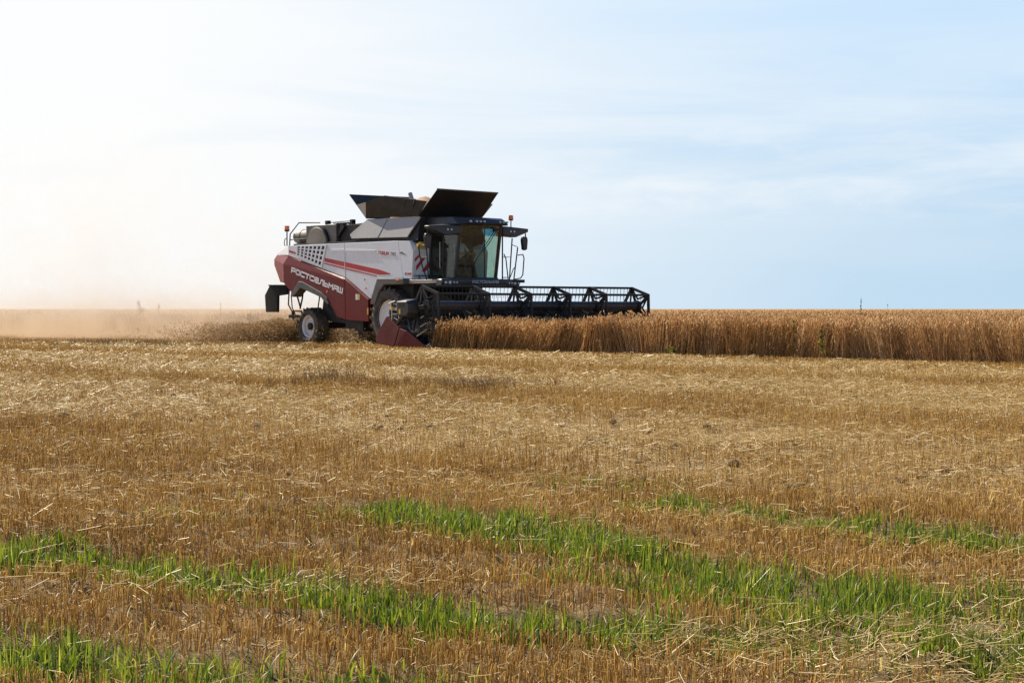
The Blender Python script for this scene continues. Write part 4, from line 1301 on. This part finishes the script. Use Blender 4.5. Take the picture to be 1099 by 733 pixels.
def build_wheels():
    def dup(src, loc, rz):
        c = src.copy()
        COL.objects.link(c)
        for ch in src.children:
            d = ch.copy()
            COL.objects.link(d)
            d.parent = c
        c.location = loc
        c.rotation_euler = (0, 0, rz)
        return c
    f = make_wheel('front_wheel', 0.99, 0.74, 0.56, 0.18, 22, 0.62)
    f.location = (-0.07, -1.40, 0.975)
    dup(f, (-0.07, 1.40, 0.975), math.pi)
    r = make_wheel('rear_wheel', 0.655, 0.52, 0.385, 0.12, 20)
    r.location = (-5.1, -1.26, 0.645)
    dup(r, (-5.1, 1.26, 0.645), math.pi)
    # axles
    m = MB()
    m.bar((0, -1.1, .95), (0, 1.1, .95), 0.35)
    m.box(-.6, .6, -.7, .7, 1.0, 1.6)
    m.build('front_axle', M['matte'], CH, 0.02)
    m = MB()
    m.bar((-5.1, -1.0, .68), (-5.1, 1.0, .68), 0.22)
    m.hull([(-4.9, -1.05, .9), (-4.2, -1.05, .8), (-4.75, -1.05, 1.75), (-3.6, -1.05, 1.72), (-3.4, -1.05, .75), (-4.9, -.2, .9), (-4.2, -.2, .8), (-4.75, -.2, 1.75), (-3.6, -.2, 1.72), (-3.4, -.2, .75)])
    m.bar((-5.1, -.9, .7), (-4.2, -.9, 1.5), 0.2)
    m.tube([(-4.6, -1.1, 1.9), (-4.3, -1.15, 1.3), (-3.9, -1.12, 1.1), (-3.6, -1.1, .9)], 0.03)
    m.tube([(-4.9, -1.1, 1.8), (-4.95, -1.15, 1.3), (-5.0, -1.1, .9)], 0.025)
    m.build('rear_axle', M['matte'], CH, 0.02)
    # front mudguards
    for s in (-1, 1):
        g = MB().prism([(-.97, 1.40), (-.91, 1.66), (-.60, 2.25), (.83, 2.235), (.83, 2.03), (-.22, 2.03), (-.50, 1.80), (-.74, 1.38)], 1.80 * s, 1.05 * s).build('mudguard', M['trim'], CH, 0.03)
        MB().box(.46, .66, 1.80 * s, 1.825 * s, 2.165, 2.225).build('turn_signal', M['orange'], g)


def build_header():
    W2 = 4.32
    m = MB()
    # back wall, floor, end plates
    m.prism([(3.52, .22), (3.52, 1.18), (3.60, 1.18), (3.60, .34), (3.72, .22), (5.05, .16), (5.05, .10), (3.52, .10)], -W2, W2)
    m.box(3.50, 3.70, -W2, W2, 1.08, 1.24)
    for s in (-1, 1):
        m.prism([(3.52, .12), (3.52, 1.16), (3.9, 1.02), (4.5, .6), (5.1, .16), (5.1, .10)], W2 * s, (W2 - .06) * s)
    hd = m.build('header', M['matte'], CH, 0.01)
    # feeder house
    MB().hull([(.7, -.75, 1.1), (.7, .75, 1.1), (.7, -.75, 1.95), (.7, .75, 1.95), (3.51, -.75, .3), (3.51, .75, .3), (3.51, -.75, 1.15), (3.51, .75, 1.15)]).build('feeder_house', M['matte'], CH, 0.02)
    # auger with flights
    m = MB()
    m.tube([(3.98, -W2 + .08, .58), (3.98, W2 - .08, .58)], 0.17, 20)
    for s in (-1, 1):
        prev = None
        for k in range(0, 151):
            y = s * (W2 - .1 - k * (W2 - .3) / 150)
            a = k * 2 * math.pi / 22 * s
            p = [m.bm.verts.new((3.98 + r * math.cos(a), y + dy, .58 + r * math.sin(a))) for r, dy in ((.165, -.006), (.30, -.006), (.30, .006), (.165, .006))]
            if prev:
                for i in range(4):
                    m.bm.faces.new((prev[i], prev[(i + 1) % 4], p[(i + 1) % 4], p[i]))
            prev = p
    m.build('auger', M['steel'], hd, smooth=True)
    m = MB()
    for k in range(112):
        y = -W2 + .04 + k * (2 * W2 - .08) / 111
        m.hull([(5.04, y - .018, .12), (5.04, y + .018, .12), (5.04, y - .018, .16), (5.04, y + .018, .16), (5.18, y, .13)])
    m.bar((5.05, -W2, .125), (5.05, W2, .125), 0.06, .03)
    m.build('cutter_bar', M['steel'], hd)
    # crop dividers at both ends
    for s in (-1, 1):
        yo, yi = (W2 + .16) * s, (W2 + .01) * s
        m = MB()
        m.hull([(3.06, yo, .20), (3.06, yo, .44), (3.60, yo, 1.03), (4.08, yo, .73), (4.22, yo, .67), (3.96, yo, .12), (2.98, yi, .20), (2.98, yi, .44), (3.52, yi, 1.03), (4.02, yi, .73), (4.16, yi, .67), (3.90, yi, .12)])
        m.hull([(4.25, yo, .665), (4.56, yo, .60), (5.52, (W2 + .06) * s, .10), (5.52, (W2 + .03) * s, .06), (4.0, yo, .10), (4.19, yi, .665), (4.50, yi, .60), (3.94, yi, .10)])
        dv = m.build('crop_divider', M['maroon'], hd, 0.015)
    # clutter at the near end: brackets, hydraulic block, hoses, knotter rods
    y = -W2 - .10
    m = MB()
    m.bar((3.56, y, 1.25), (4.25, y, 1.22), 0.05)
    m.bar((3.80, y, 1.22), (3.80, y, .80), 0.04)
    m.bar((4.12, y, 1.22), (4.16, y, .90), 0.04)
    m.bar((3.8, y, 1.10), (4.35, y, 1.08), 0.03)
    m.tube([(3.62, y, 1.40), (3.75, y, 1.44), (3.95, y, 1.48)], 0.02)
    m.build('end_bracket', M['steel'], hd)
    m = MB()
    m.hull([(3.75, y + .05, 1.30), (4.35, y + .05, 1.28), (4.3, y + .05, 1.44), (3.85, y + .05, 1.46), (3.75, y + .3, 1.30), (4.35, y + .3, 1.28), (4.3, y + .3, 1.44), (3.85, y + .3, 1.46)])
    m.bar((4.05, y, .80), (4.60, y, 1.20), 0.09)
    m.bar((4.60, y, .95), (4.75, y, .62), 0.06)
    m.bar((4.95, y, .95), (4.85, y, .60), 0.06)
    m.tube([(3.9, y, .98), (4.2, y, .86), (4.5, y, .95)], 0.03)
    m.tube([(3.8, y, 1.3), (3.8, y, 1.44), (4.1, y, 1.35), (4.4, y, 1.42)], 0.03)
    m.tube([(5.35, y, 1.35), (5.50, y, 1.18), (5.74, y, .98), (5.80, y, .70), (5.72, y, .40), (5.55, y, .16)], 0.018)
    m.tube([(4.2, y, 1.2), (4.1, y, .95), (4.35, y, .75), (4.6, y, .70)], 0.02)
    m.build('hose_bundle', M['matte'], hd, smooth=True)
    m = MB()
    for a, b in (((5.03, y, .44), (5.52, y, .65)), ((5.20, y, .72), (5.50, y, .84)), ((5.22, y, .98), (5.36, y, 1.04)), ((5.52, y, .15), (5.66, y, .24))):
        m.tube([a, b], 0.022)
    m.build('crop_lifter_rod', M['steel'], hd, smooth=True)
    MB().tube([(3.86, y - .02, 1.23), (3.86, y - .02, 1.32)], 0.06, 12).build('grease_cap', M['yellow'], hd, smooth=True)
    # reel arms
    for s in (-1, 1):
        m = MB()
        yy = (W2 - .06 if s > 0 else W2 + .02) * s
        m.bar((3.85, yy, 1.18), (5.33, yy, 1.30), 0.12, .14)
        m.bar((3.9, yy, .95), (4.6, yy, 1.22), 0.08)
        m.build('reel_arm', M['matte'], hd, 0.01)
    # near end gearbox cover
    m = MB()
    m.hull([(4.42, y, 1.50), (4.42, y, 1.06), (4.50, y, .98), (4.98, y, .98), (5.12, y, 1.10), (5.12, y, 1.42), (5.0, y, 1.54), (4.46, y, 1.54)] + [(px, y - .34, pz) for px, pz in ((4.46, 1.47), (4.48, 1.10), (4.56, 1.03), (4.94, 1.03), (5.04, 1.14), (5.04, 1.38), (4.96, 1.48))])
    gb = m.build('gearbox_cover', M['black'], hd, 0.03, smooth=True)
    MB().box(4.60, 4.68, y - .352, y - .342, 1.10, 1.24).build('sticker', M['yellow'], gb)
    MB().box(4.58, 4.86, y - .346, y - .341, 1.30, 1.42).build('vent', M['matte'], gb)
    # reel: central tube, five bats with spring tines, six five-armed spiders
    cx, cz, rr = 5.33, 1.27, 0.69
    ang = [R(109.5 - 72 * k) for k in range(5)]
    V5 = [(cx + rr * math.cos(a), cz + rr * math.sin(a)) for a in ang]
    MB().tube([(cx, -W2 + .05, cz + .08), (cx, W2 - .05, cz + .08)], 0.135, 20).build('reel_tube', M['reelblue'], hd, smooth=True)
    for i, (vx, vz) in enumerate(V5):
        m = MB()
        m.tube([(vx, -W2 + .02, vz), (vx, W2 - .02, vz)], 0.036, 10)
        for k in range(58):
            ty = -W2 + .09 + k * (2 * W2 - .18) / 57
            m.hull([(vx + dx, ty + dy, vz + dz) for dx, dy, dz in ((-.006, -.006, 0), (.006, -.006, 0), (.006, .006, 0), (-.006, .006, 0), (-.034, -.005, -.34), (-.026, -.005, -.34), (-.026, .005, -.34), (-.034, .005, -.34))])
        m.build('reel_bat', M['matte'], hd)
    for ys in (-4.28, -2.35, -.70, .88, 2.42, 4.26):
        m = MB()
        for k in range(5):
            a = (V5[k][0], ys, V5[k][1])
            b = (V5[(k + 1) % 5][0], ys, V5[(k + 1) % 5][1])
            m.bar(a, b, 0.055, .085)
            m.bar((cx, ys + .03, cz), a, 0.05, .075)
            md = [(a[0] + b[0]) / 2 * .55 + cx * .45, ys - .03, (a[2] + b[2]) / 2 * .55 + cz * .45]
            m.bar(a, md, 0.035, .05)
            m.bar(md, b, 0.035, .05)
        m.lathe([(.20, -.05), (.20, .05)], cx, cz + .05, 20, cy=ys)
        m.build('reel_spider', M['matte'], hd)


build_body()
build_deck()
build_cab()
build_wheels()
build_header()


# ------------------------------------------------------------------ grain heap in the tank
def build_grain():
    bm = bmesh.new()
    bmesh.ops.create_icosphere(bm, subdivisions=4, radius=1)
    for v in bm.verts:
        x, y, z = v.co
        k = 0.16 * (float(fbm(np.array(x * 2.3), np.array(y * 2.3 + z), 301)) - .5)
        hump = 0.10 * math.exp(-((x * 1.0 - .12) ** 2 + y * y) / .03)
        v.co = (-0.45 + x * 1.2, y * 1.05, 4.22 + (max(z, -.05)) * 0.55 + (k + hump) * max(z, 0) + 0.12 * max(0, z) ** 4)
    me = bpy.data.meshes.new('grain_heap')
    bm.to_mesh(me)
    bm.free()
    me.materials.append(M['grain'])
    for p in me.polygons:
        p.use_smooth = True
    o = bpy.data.objects.new('grain_heap', me)
    COL.objects.link(o)
    o.location = (ORG[0], ORG[1], 0)
    o.rotation_euler = (0, 0, HEAD)
    tag(o, 'brown heap of threshed grain showing above the open tank flaps', 'grain', kind='stuff')


build_grain()


# ------------------------------------------------------------------ driver
def build_driver():
    root = bpy.data.objects.new('person', None)
    COL.objects.link(root)
    root.location = (ORG[0], ORG[1], 0)
    root.rotation_euler = (0, 0, HEAD)
    tag(root, 'driver in a pale shirt seated behind the cab windscreen, hands on the wheel', 'person')
    J = {  # name: (pos, radius)
        'pelvis': ((1.48, 0, 2.84), .15), 'waist': ((1.46, 0, 3.00), .14), 'chest': ((1.45, 0, 3.20), .165), 'neckb': ((1.46, 0, 3.36), .075), 'neck': ((1.48, 0, 3.43), .055), 'head': ((1.51, 0, 3.53), .092), 'crown': ((1.51, 0, 3.60), .082),
        'shl': ((1.46, .19, 3.31), .07), 'ell': ((1.64, .27, 3.07), .048), 'wrl': ((1.88, .19, 3.02), .032), 'hal': ((1.97, .17, 3.03), .034),
        'shr': ((1.46, -.19, 3.31), .07), 'elr': ((1.64, -.27, 3.07), .048), 'wrr': ((1.88, -.19, 3.02), .032), 'har': ((1.97, -.17, 3.03), .034),
        'hil': ((1.52, .10, 2.82), .10), 'knl': ((1.95, .15, 2.80), .065), 'anl': ((2.02, .14, 2.38), .042), 'tol': ((2.18, .14, 2.30), .035),
        'hir': ((1.52, -.10, 2.82), .10), 'knr': ((1.95, -.15, 2.80), .065), 'anr': ((2.02, -.14, 2.38), .042), 'tor': ((2.18, -.14, 2.30), .035)}
    E = [('pelvis', 'waist'), ('waist', 'chest'), ('chest', 'neckb'), ('neckb', 'neck'), ('neck', 'head'), ('head', 'crown')]
    for s in 'lr':
        E += [('chest', 'sh' + s), ('sh' + s, 'el' + s), ('el' + s, 'wr' + s), ('wr' + s, 'ha' + s), ('pelvis', 'hi' + s), ('hi' + s, 'kn' + s), ('kn' + s, 'an' + s), ('an' + s, 'to' + s)]
    # five fingers curled over the rim on each hand
    for s, sg in (('l', 1), ('r', -1)):
        for f in range(5):
            oy = (f - 2) * .018 * sg
            base = (1.98 + (0 if f else -.03), .17 * sg + oy, 3.04)
            L = (.045, .05, .055, .05, .042)[f]
            J['f%s%da' % (s, f)] = ((base[0] + .03, base[1], base[2] + .03), .010)
            J['f%s%db' % (s, f)] = ((base[0] + .03 + L * .7, base[1], base[2] + .012), .009)
            E += [('ha' + s, 'f%s%da' % (s, f)), ('f%s%da' % (s, f), 'f%s%db' % (s, f))]
    names = list(J)
    me = bpy.data.meshes.new('body')
    me.from_pydata([J[k][0] for k in names], [(names.index(a), names.index(b)) for a, b in E], [])
    o = bpy.data.objects.new('body', me)
    COL.objects.link(o)
    o.parent = root
    sk = o.modifiers.new('skin', 'SKIN')
    for i, k in enumerate(names):
        me.skin_vertices[0].data[i].radius = (J[k][1], J[k][1])
        me.skin_vertices[0].data[i].use_root = (k == 'pelvis')
    o.modifiers.new('sub', 'SUBSURF').render_levels = 2
    dg = bpy.context.evaluated_depsgraph_get()
    ev = o.evaluated_get(dg)
    nm = bpy.data.meshes.new_from_object(ev)
    o.modifiers.clear()
    o.data = nm
    nm.materials.clear()
    for k in ('skin', 'shirt', 'trouser', 'hair'):
        nm.materials.append(M[k])
    for p in nm.polygons:
        p.use_smooth = True
        x, y, z = p.center
        idx = 1
        if z < 2.93 and not (x > 1.6 and z > 2.9):
            idx = 2
        if x > 1.74 and z > 2.93:
            idx = 0
        if z > 3.39:
            idx = 0
        if z > 3.60 or (z > 3.50 and x < 1.47):
            idx = 3
        p.material_index = idx
    MB().hull([(1.60, -.012, 3.55), (1.60, .012, 3.55), (1.625, 0, 3.515), (1.60, -.016, 3.51), (1.60, .016, 3.51)]).build('nose', M['skin'], root, smooth=True)
    for s in (-1, 1):
        MB().tube([(1.59, .034 * s, 3.555), (1.605, .034 * s, 3.555)], .012, 8).build('eye', M['hair'], root, smooth=True)
        MB().tube([(1.50, .088 * s, 3.50), (1.50, .105 * s, 3.53), (1.50, .09 * s, 3.56)], .014, 8).build('ear', M['skin'], root, smooth=True)
    MB().tube([(1.598, -.025, 3.475), (1.606, 0, 3.475), (1.598, .025, 3.475)], .007, 6).build('mouth', M['red_letter'], root, smooth=True)


build_driver()


# ------------------------------------------------------------------ weeds and dry tufts
M['weed'] = plant('weed_leaf', [(0, (0.10, 0.12, 0.025)), (0.5, (0.20, 0.21, 0.04)), (1, (0.36, 0.33, 0.07))], 0.4, 0.5, tcol=(1, 1.05, .4))
M['drygrass'] = plant('dry_grass', [(0, (0.10, 0.055, 0.02)), (0.5, (0.22, 0.13, 0.045)), (1, (0.38, 0.25, 0.10))], 0.3, 0.55)
M['greyweed'] = plant('grey_weed', [(0, (0.10, 0.10, 0.06)), (1, (0.20, 0.19, 0.11))], 0.3, 0.6)


def weed(name, x, y, h, spread, n, mat, label, cat, group=None, z0=0.0, leaf=0.10):
    root = bpy.data.objects.new(name, None)
    COL.objects.link(root)
    root.location = (x, y, z0)
    tag(root, label, cat, group)
    m = MB()
    pts = [(0, 0, 0), (0.02 * h, 0.01, h * .4), (-0.01 * h, 0.02, h * .75), (0.01, 0.0, h)]
    m.tube(pts, max(.006, h * .006), 6, .003)
    br = []
    for k in range(max(3, n // 14)):
        t = random.uniform(.35, .95)
        a = random.uniform(0, 6.28)
        L = spread * random.uniform(.5, 1) * (1.25 - t)
        e = (math.cos(a) * L, math.sin(a) * L, h * t + L * .9)
        m.tube([(0, 0, h * t), (e[0] * .6, e[1] * .6, h * t + L * .4), e], .006, 5, .003)
        br.append(((0, 0, h * t), e))
    st = m.build('stem', M['greyweed'] if mat != 'weed' else M['weed'], root)
    me = st.data
    for an in ('rnd', 'along'):
        at = me.attributes.new(an, 'FLOAT', 'POINT')
        at.data.foreach_set('value', np.full(len(me.vertices), .4, np.float32))
    B = []
    for k in range(n):
        a, e = random.choice(br) if random.random() < .75 else ((0, 0, h * .15), (0, 0, h))
        t = random.random()
        B.append([a[i] + (e[i] - a[i]) * t for i in range(3)])
    B = np.array(B)
    az = rng.uniform(0, 6.283, n)
    V, Q, rr, tt = blades(B, np.stack([np.cos(az), np.sin(az)], 1), rng.uniform(.5, 1.1, n) * leaf, rng.uniform(.6, 2.2, n), rng.uniform(.2, .4, n) * leaf, rng.random(n), seg=3)
    f = mesh_from_np('leaves', V, Q, M[mat], {'rnd': rr, 'along': tt})
    f.parent = root


# yellow-green weeds in the cut edge of the wheat
def edge_pos(px, off=0.0):
    # point of the crop edge seen in photo column px (computed once from the field layout)
    best = None
    for u in np.linspace(5, 35, 600):
        x, y = to_world(u, -4.35 + off)
        q = 549.5 + F_PX * x / y
        if best is None or abs(q - px) < best[0]:
            best = (abs(q - px), x, y)
    return best[1], best[2]


ex, ey = edge_pos(852, .1)
weed('weed', ex, ey, 0.98, .14, 70, 'weed', 'thin yellow green weed with dark top growing in the wheat edge', 'weed', 'green weeds in the wheat edge', leaf=.11)
ex, ey = edge_pos(882, -.05)
weed('weed', ex, ey, .74, .18, 90, 'weed', 'bushier yellow green weed with low leaves at the foot of the wheat edge', 'weed', 'green weeds in the wheat edge', leaf=.12)
ex, ey = edge_pos(722, -.15)
weed('weed', ex, ey, .22, .25, 60, 'weed', 'low green weed lying at the foot of the wheat nearest the reel', 'weed', 'green weeds in the wheat edge', leaf=.12)
weed('tall_weed', 13.7, 75.0, 1.68, .12, 190, 'greyweed', 'tallest lone grey weed spike above the wheat horizon on the open field', 'weed', 'weeds above the wheat horizon', leaf=.09)
weed('tall_weed', 14.75, 75.0, 1.40, .22, 60, 'greyweed', 'short forked grey weed above the wheat horizon beside the tall spike', 'weed', 'weeds above the wheat horizon', leaf=.09)
for px, top, lab, sp in ((150, 322.5, 'wide feathery weed above the wheat behind the dust, tallest on that side', .5), (170, 324.5, 'small feathery weed close beside the wide one behind the dust', .28),
                         (237, 327, 'small thin weed above the wheat nearest the harvester rear', .2)):
    d = 94.0
    weed('tall_weed', (px - 549.5) / F_PX * d, d, EYE + (331.5 - top) / F_PX * d, sp, 190, 'drygrass', lab, 'weed', 'weeds above the wheat horizon', leaf=.14)


def dry_tuft(x, y, rx, ry, n, h, lean, label):
    bx = x + np.clip(rng.normal(0, rx, n), -1.7 * rx, 1.7 * rx)
    by = y + np.clip(rng.normal(0, ry, n), -1.7 * ry, 1.7 * ry)
    n = len(bx)
    az = rng.normal(lean, .55, n)
    V, Q, rr, tt = blades(np.stack([bx - x, by - y, ground_z(bx, by)], 1), np.stack([np.cos(az), np.sin(az)], 1), rng.uniform(.5, 1.1, n) * h, rng.uniform(.5, 1.7, n),
                          np.maximum(.004, pxw(y, .45)) * rng.uniform(.7, 1.3, n), rng.beta(2, 2.6, n), seg=4)
    o = mesh_from_np('dry_grass_tuft', V, Q, M['drygrass'], {'rnd': rr, 'along': tt})
    o.location = (x, y, 0)
    if 'strip' in label:
        o.name = 'dry_grass'
        tag(o, label, 'dry grass', kind='stuff')
    else:
        tag(o, label, 'grass tuft', 'dry grass tufts left standing in the stubble')


dry_tuft(-2.9, 30.6, .32, .25, 420, .42, math.pi * .85, 'dry brown grass tuft leaning over, middle one of the stubble field')
dry_tuft(-1.5, 29.8, 1.3, .5, 1700, .24, math.pi * .9, 'wide thin strip of dry grass between the two leaning tufts')
dry_tuft(-0.45, 28.0, .30, .22, 420, .36, math.pi * .9, 'dry brown grass tuft leaning over, closest to the camera')
dry_tuft(-12.9, 62.6, .9, .35, 520, .38, math.pi * .7, 'long dry grass tuft in front of the dust cloud')
dry_tuft(-10.4, 62.0, 2.6, .5, 1600, .26, math.pi * .7, 'low dry grass strip between the dust cloud and the straw plume')
dry_tuft(-6.6, 55.5, .5, .3, 420, .30, math.pi * .9, 'dark dry grass tuft in front of the rear wheel')


# ------------------------------------------------------------------ flying chaff and dust
def build_chaff():
    M['chaff'] = plant('flying_chaff', [(0, (0.24, 0.135, 0.045)), (0.5, (0.48, 0.31, 0.12)), (1, (0.68, 0.49, 0.23))], 0.45, 0.6)
    n = 120000
    # thrown out low behind the rear axle, widening as it goes
    t = rng.beta(1.2, 2.0, n) * 5.2
    u = -5.8 - t * 0.8
    v = -0.6 + rng.normal(0, .45 + .34 * t, n) - .15 * t
    top = 1.05 - 0.11 * t
    z = np.abs(rng.random(n) ** 1.2 * top * (0.65 + .7 * fbm(u * 1.3, v * 1.3, 401)))
    k = rng.random(n) < sstep(fbm(u * 1.1 + z, v * 1.1 - z, 402), .30, .55)
    u, v, z = u[k], v[k], z[k]
    # clouds of chaff between the axles as well
    m = 9000
    u = np.concatenate([u, rng.uniform(-5.5, -.8, m)])
    v = np.concatenate([v, rng.normal(.6, .9, m)])
    z = np.concatenate([z, rng.random(m) ** 1.2 * .62])
    n = len(u)
    x, y = to_world(u, v)
    L = rng.uniform(.02, .07, n)
    a = rng.normal(math.pi + R(-50) + .0, .5, n)
    e = rng.normal(.25, .4, n)
    mid = np.stack([x, y, z], 1)
    d = np.stack([np.cos(a) * np.cos(e), np.sin(a) * np.cos(e), np.sin(e)], 1) * (L / 2)[:, None]
    V, Q, rr, tt = prisms(mid - d, mid + d, np.full(n, .016), np.full(n, .010), rng.beta(2, 2.4, n))
    o = mesh_from_np('flying_chaff', V, Q, M['chaff'], {'rnd': rr, 'along': tt})
    tag(o, 'brown plume of chopped straw thrown out behind the rear wheels', 'chaff', kind='stuff')


build_chaff()


def build_dust():
    m = bpy.data.materials.new('harvest_dust')
    m.use_nodes = True
    t = NT(m.node_tree)
    co = t.n('ShaderNodeTexCoord').outputs['Object']
    u, v, z = t.n('ShaderNodeSeparateXYZ', {0: co}).outputs
    age = t.math('MULTIPLY', t.math('ADD', u, 6.0), -1.0)                       # metres behind the straw hood
    low = t.math('EXPONENT', t.math('MULTIPLY', z, -1.15))
    hs = t.math('ADD', 0.6, t.math('MULTIPLY', age, 0.22))
    tall = t.math('EXPONENT', t.math('MULTIPLY', t.math('DIVIDE', z, hs), -1.0))
    nz = t.noise(co, 0.30, 6.0, 0.66, 0.9)
    nz2 = t.noise(co, 1.3, 4.0, 0.6, 0.3)
    nn = t.mr(t.math('ADD', t.math('MULTIPLY', nz, .7), t.math('MULTIPLY', nz2, .3)), 0.45, 0.60, 0.03, 1.0, True)
    start = t.mr(age, 0.0, 3.0, 0.0, 1.0, True)
    end = t.mr(age, 18.0, 36.0, 1.0, 0.0, True)
    side = t.math('MULTIPLY', t.mr(t.math('ADD', v, t.math('MULTIPLY', t.mr(age, 2.0, 12.0), 7.0)), -3.0, 3.5, 0.0, 1.0, True), t.mr(v, 6.0, 11.5, 1.0, 0.0, True))
    topf = t.mr(z, 6.5, 12.3, 1.0, 0.0, True)
    dens = t.math('ADD', t.math('MULTIPLY', low, DUST_LOW), t.math('MULTIPLY', tall, DUST_TALL))
    for f in (nn, start, end, side, topf):
        dens = t.math('MULTIPLY', dens, f)
    pv = t.n('ShaderNodeVolumePrincipled', {'Color': t.mix(t.mr(z, 0.3, 2.4, 0.0, 1.0, True), (0.74, 0.56, 0.38), (0.74, 0.72, 0.69)), 'Density': dens, 'Anisotropy': 0.2})
    t.n('ShaderNodeOutputMaterial', {'Volume': pv.outputs[0]})
    b = MB().box(-44, -6, -10.2, 11.8, 0.02, 12.6)
    o = b.build('dust_cloud', m)
    o.location = (ORG[0], ORG[1], 0)
    o.rotation_euler = (0, 0, HEAD)
    tag(o, 'pale brown dust cloud drifting behind the combine harvester', 'dust', kind='stuff')


DUST_LOW = 0.32
DUST_TALL = 0.15
build_dust()
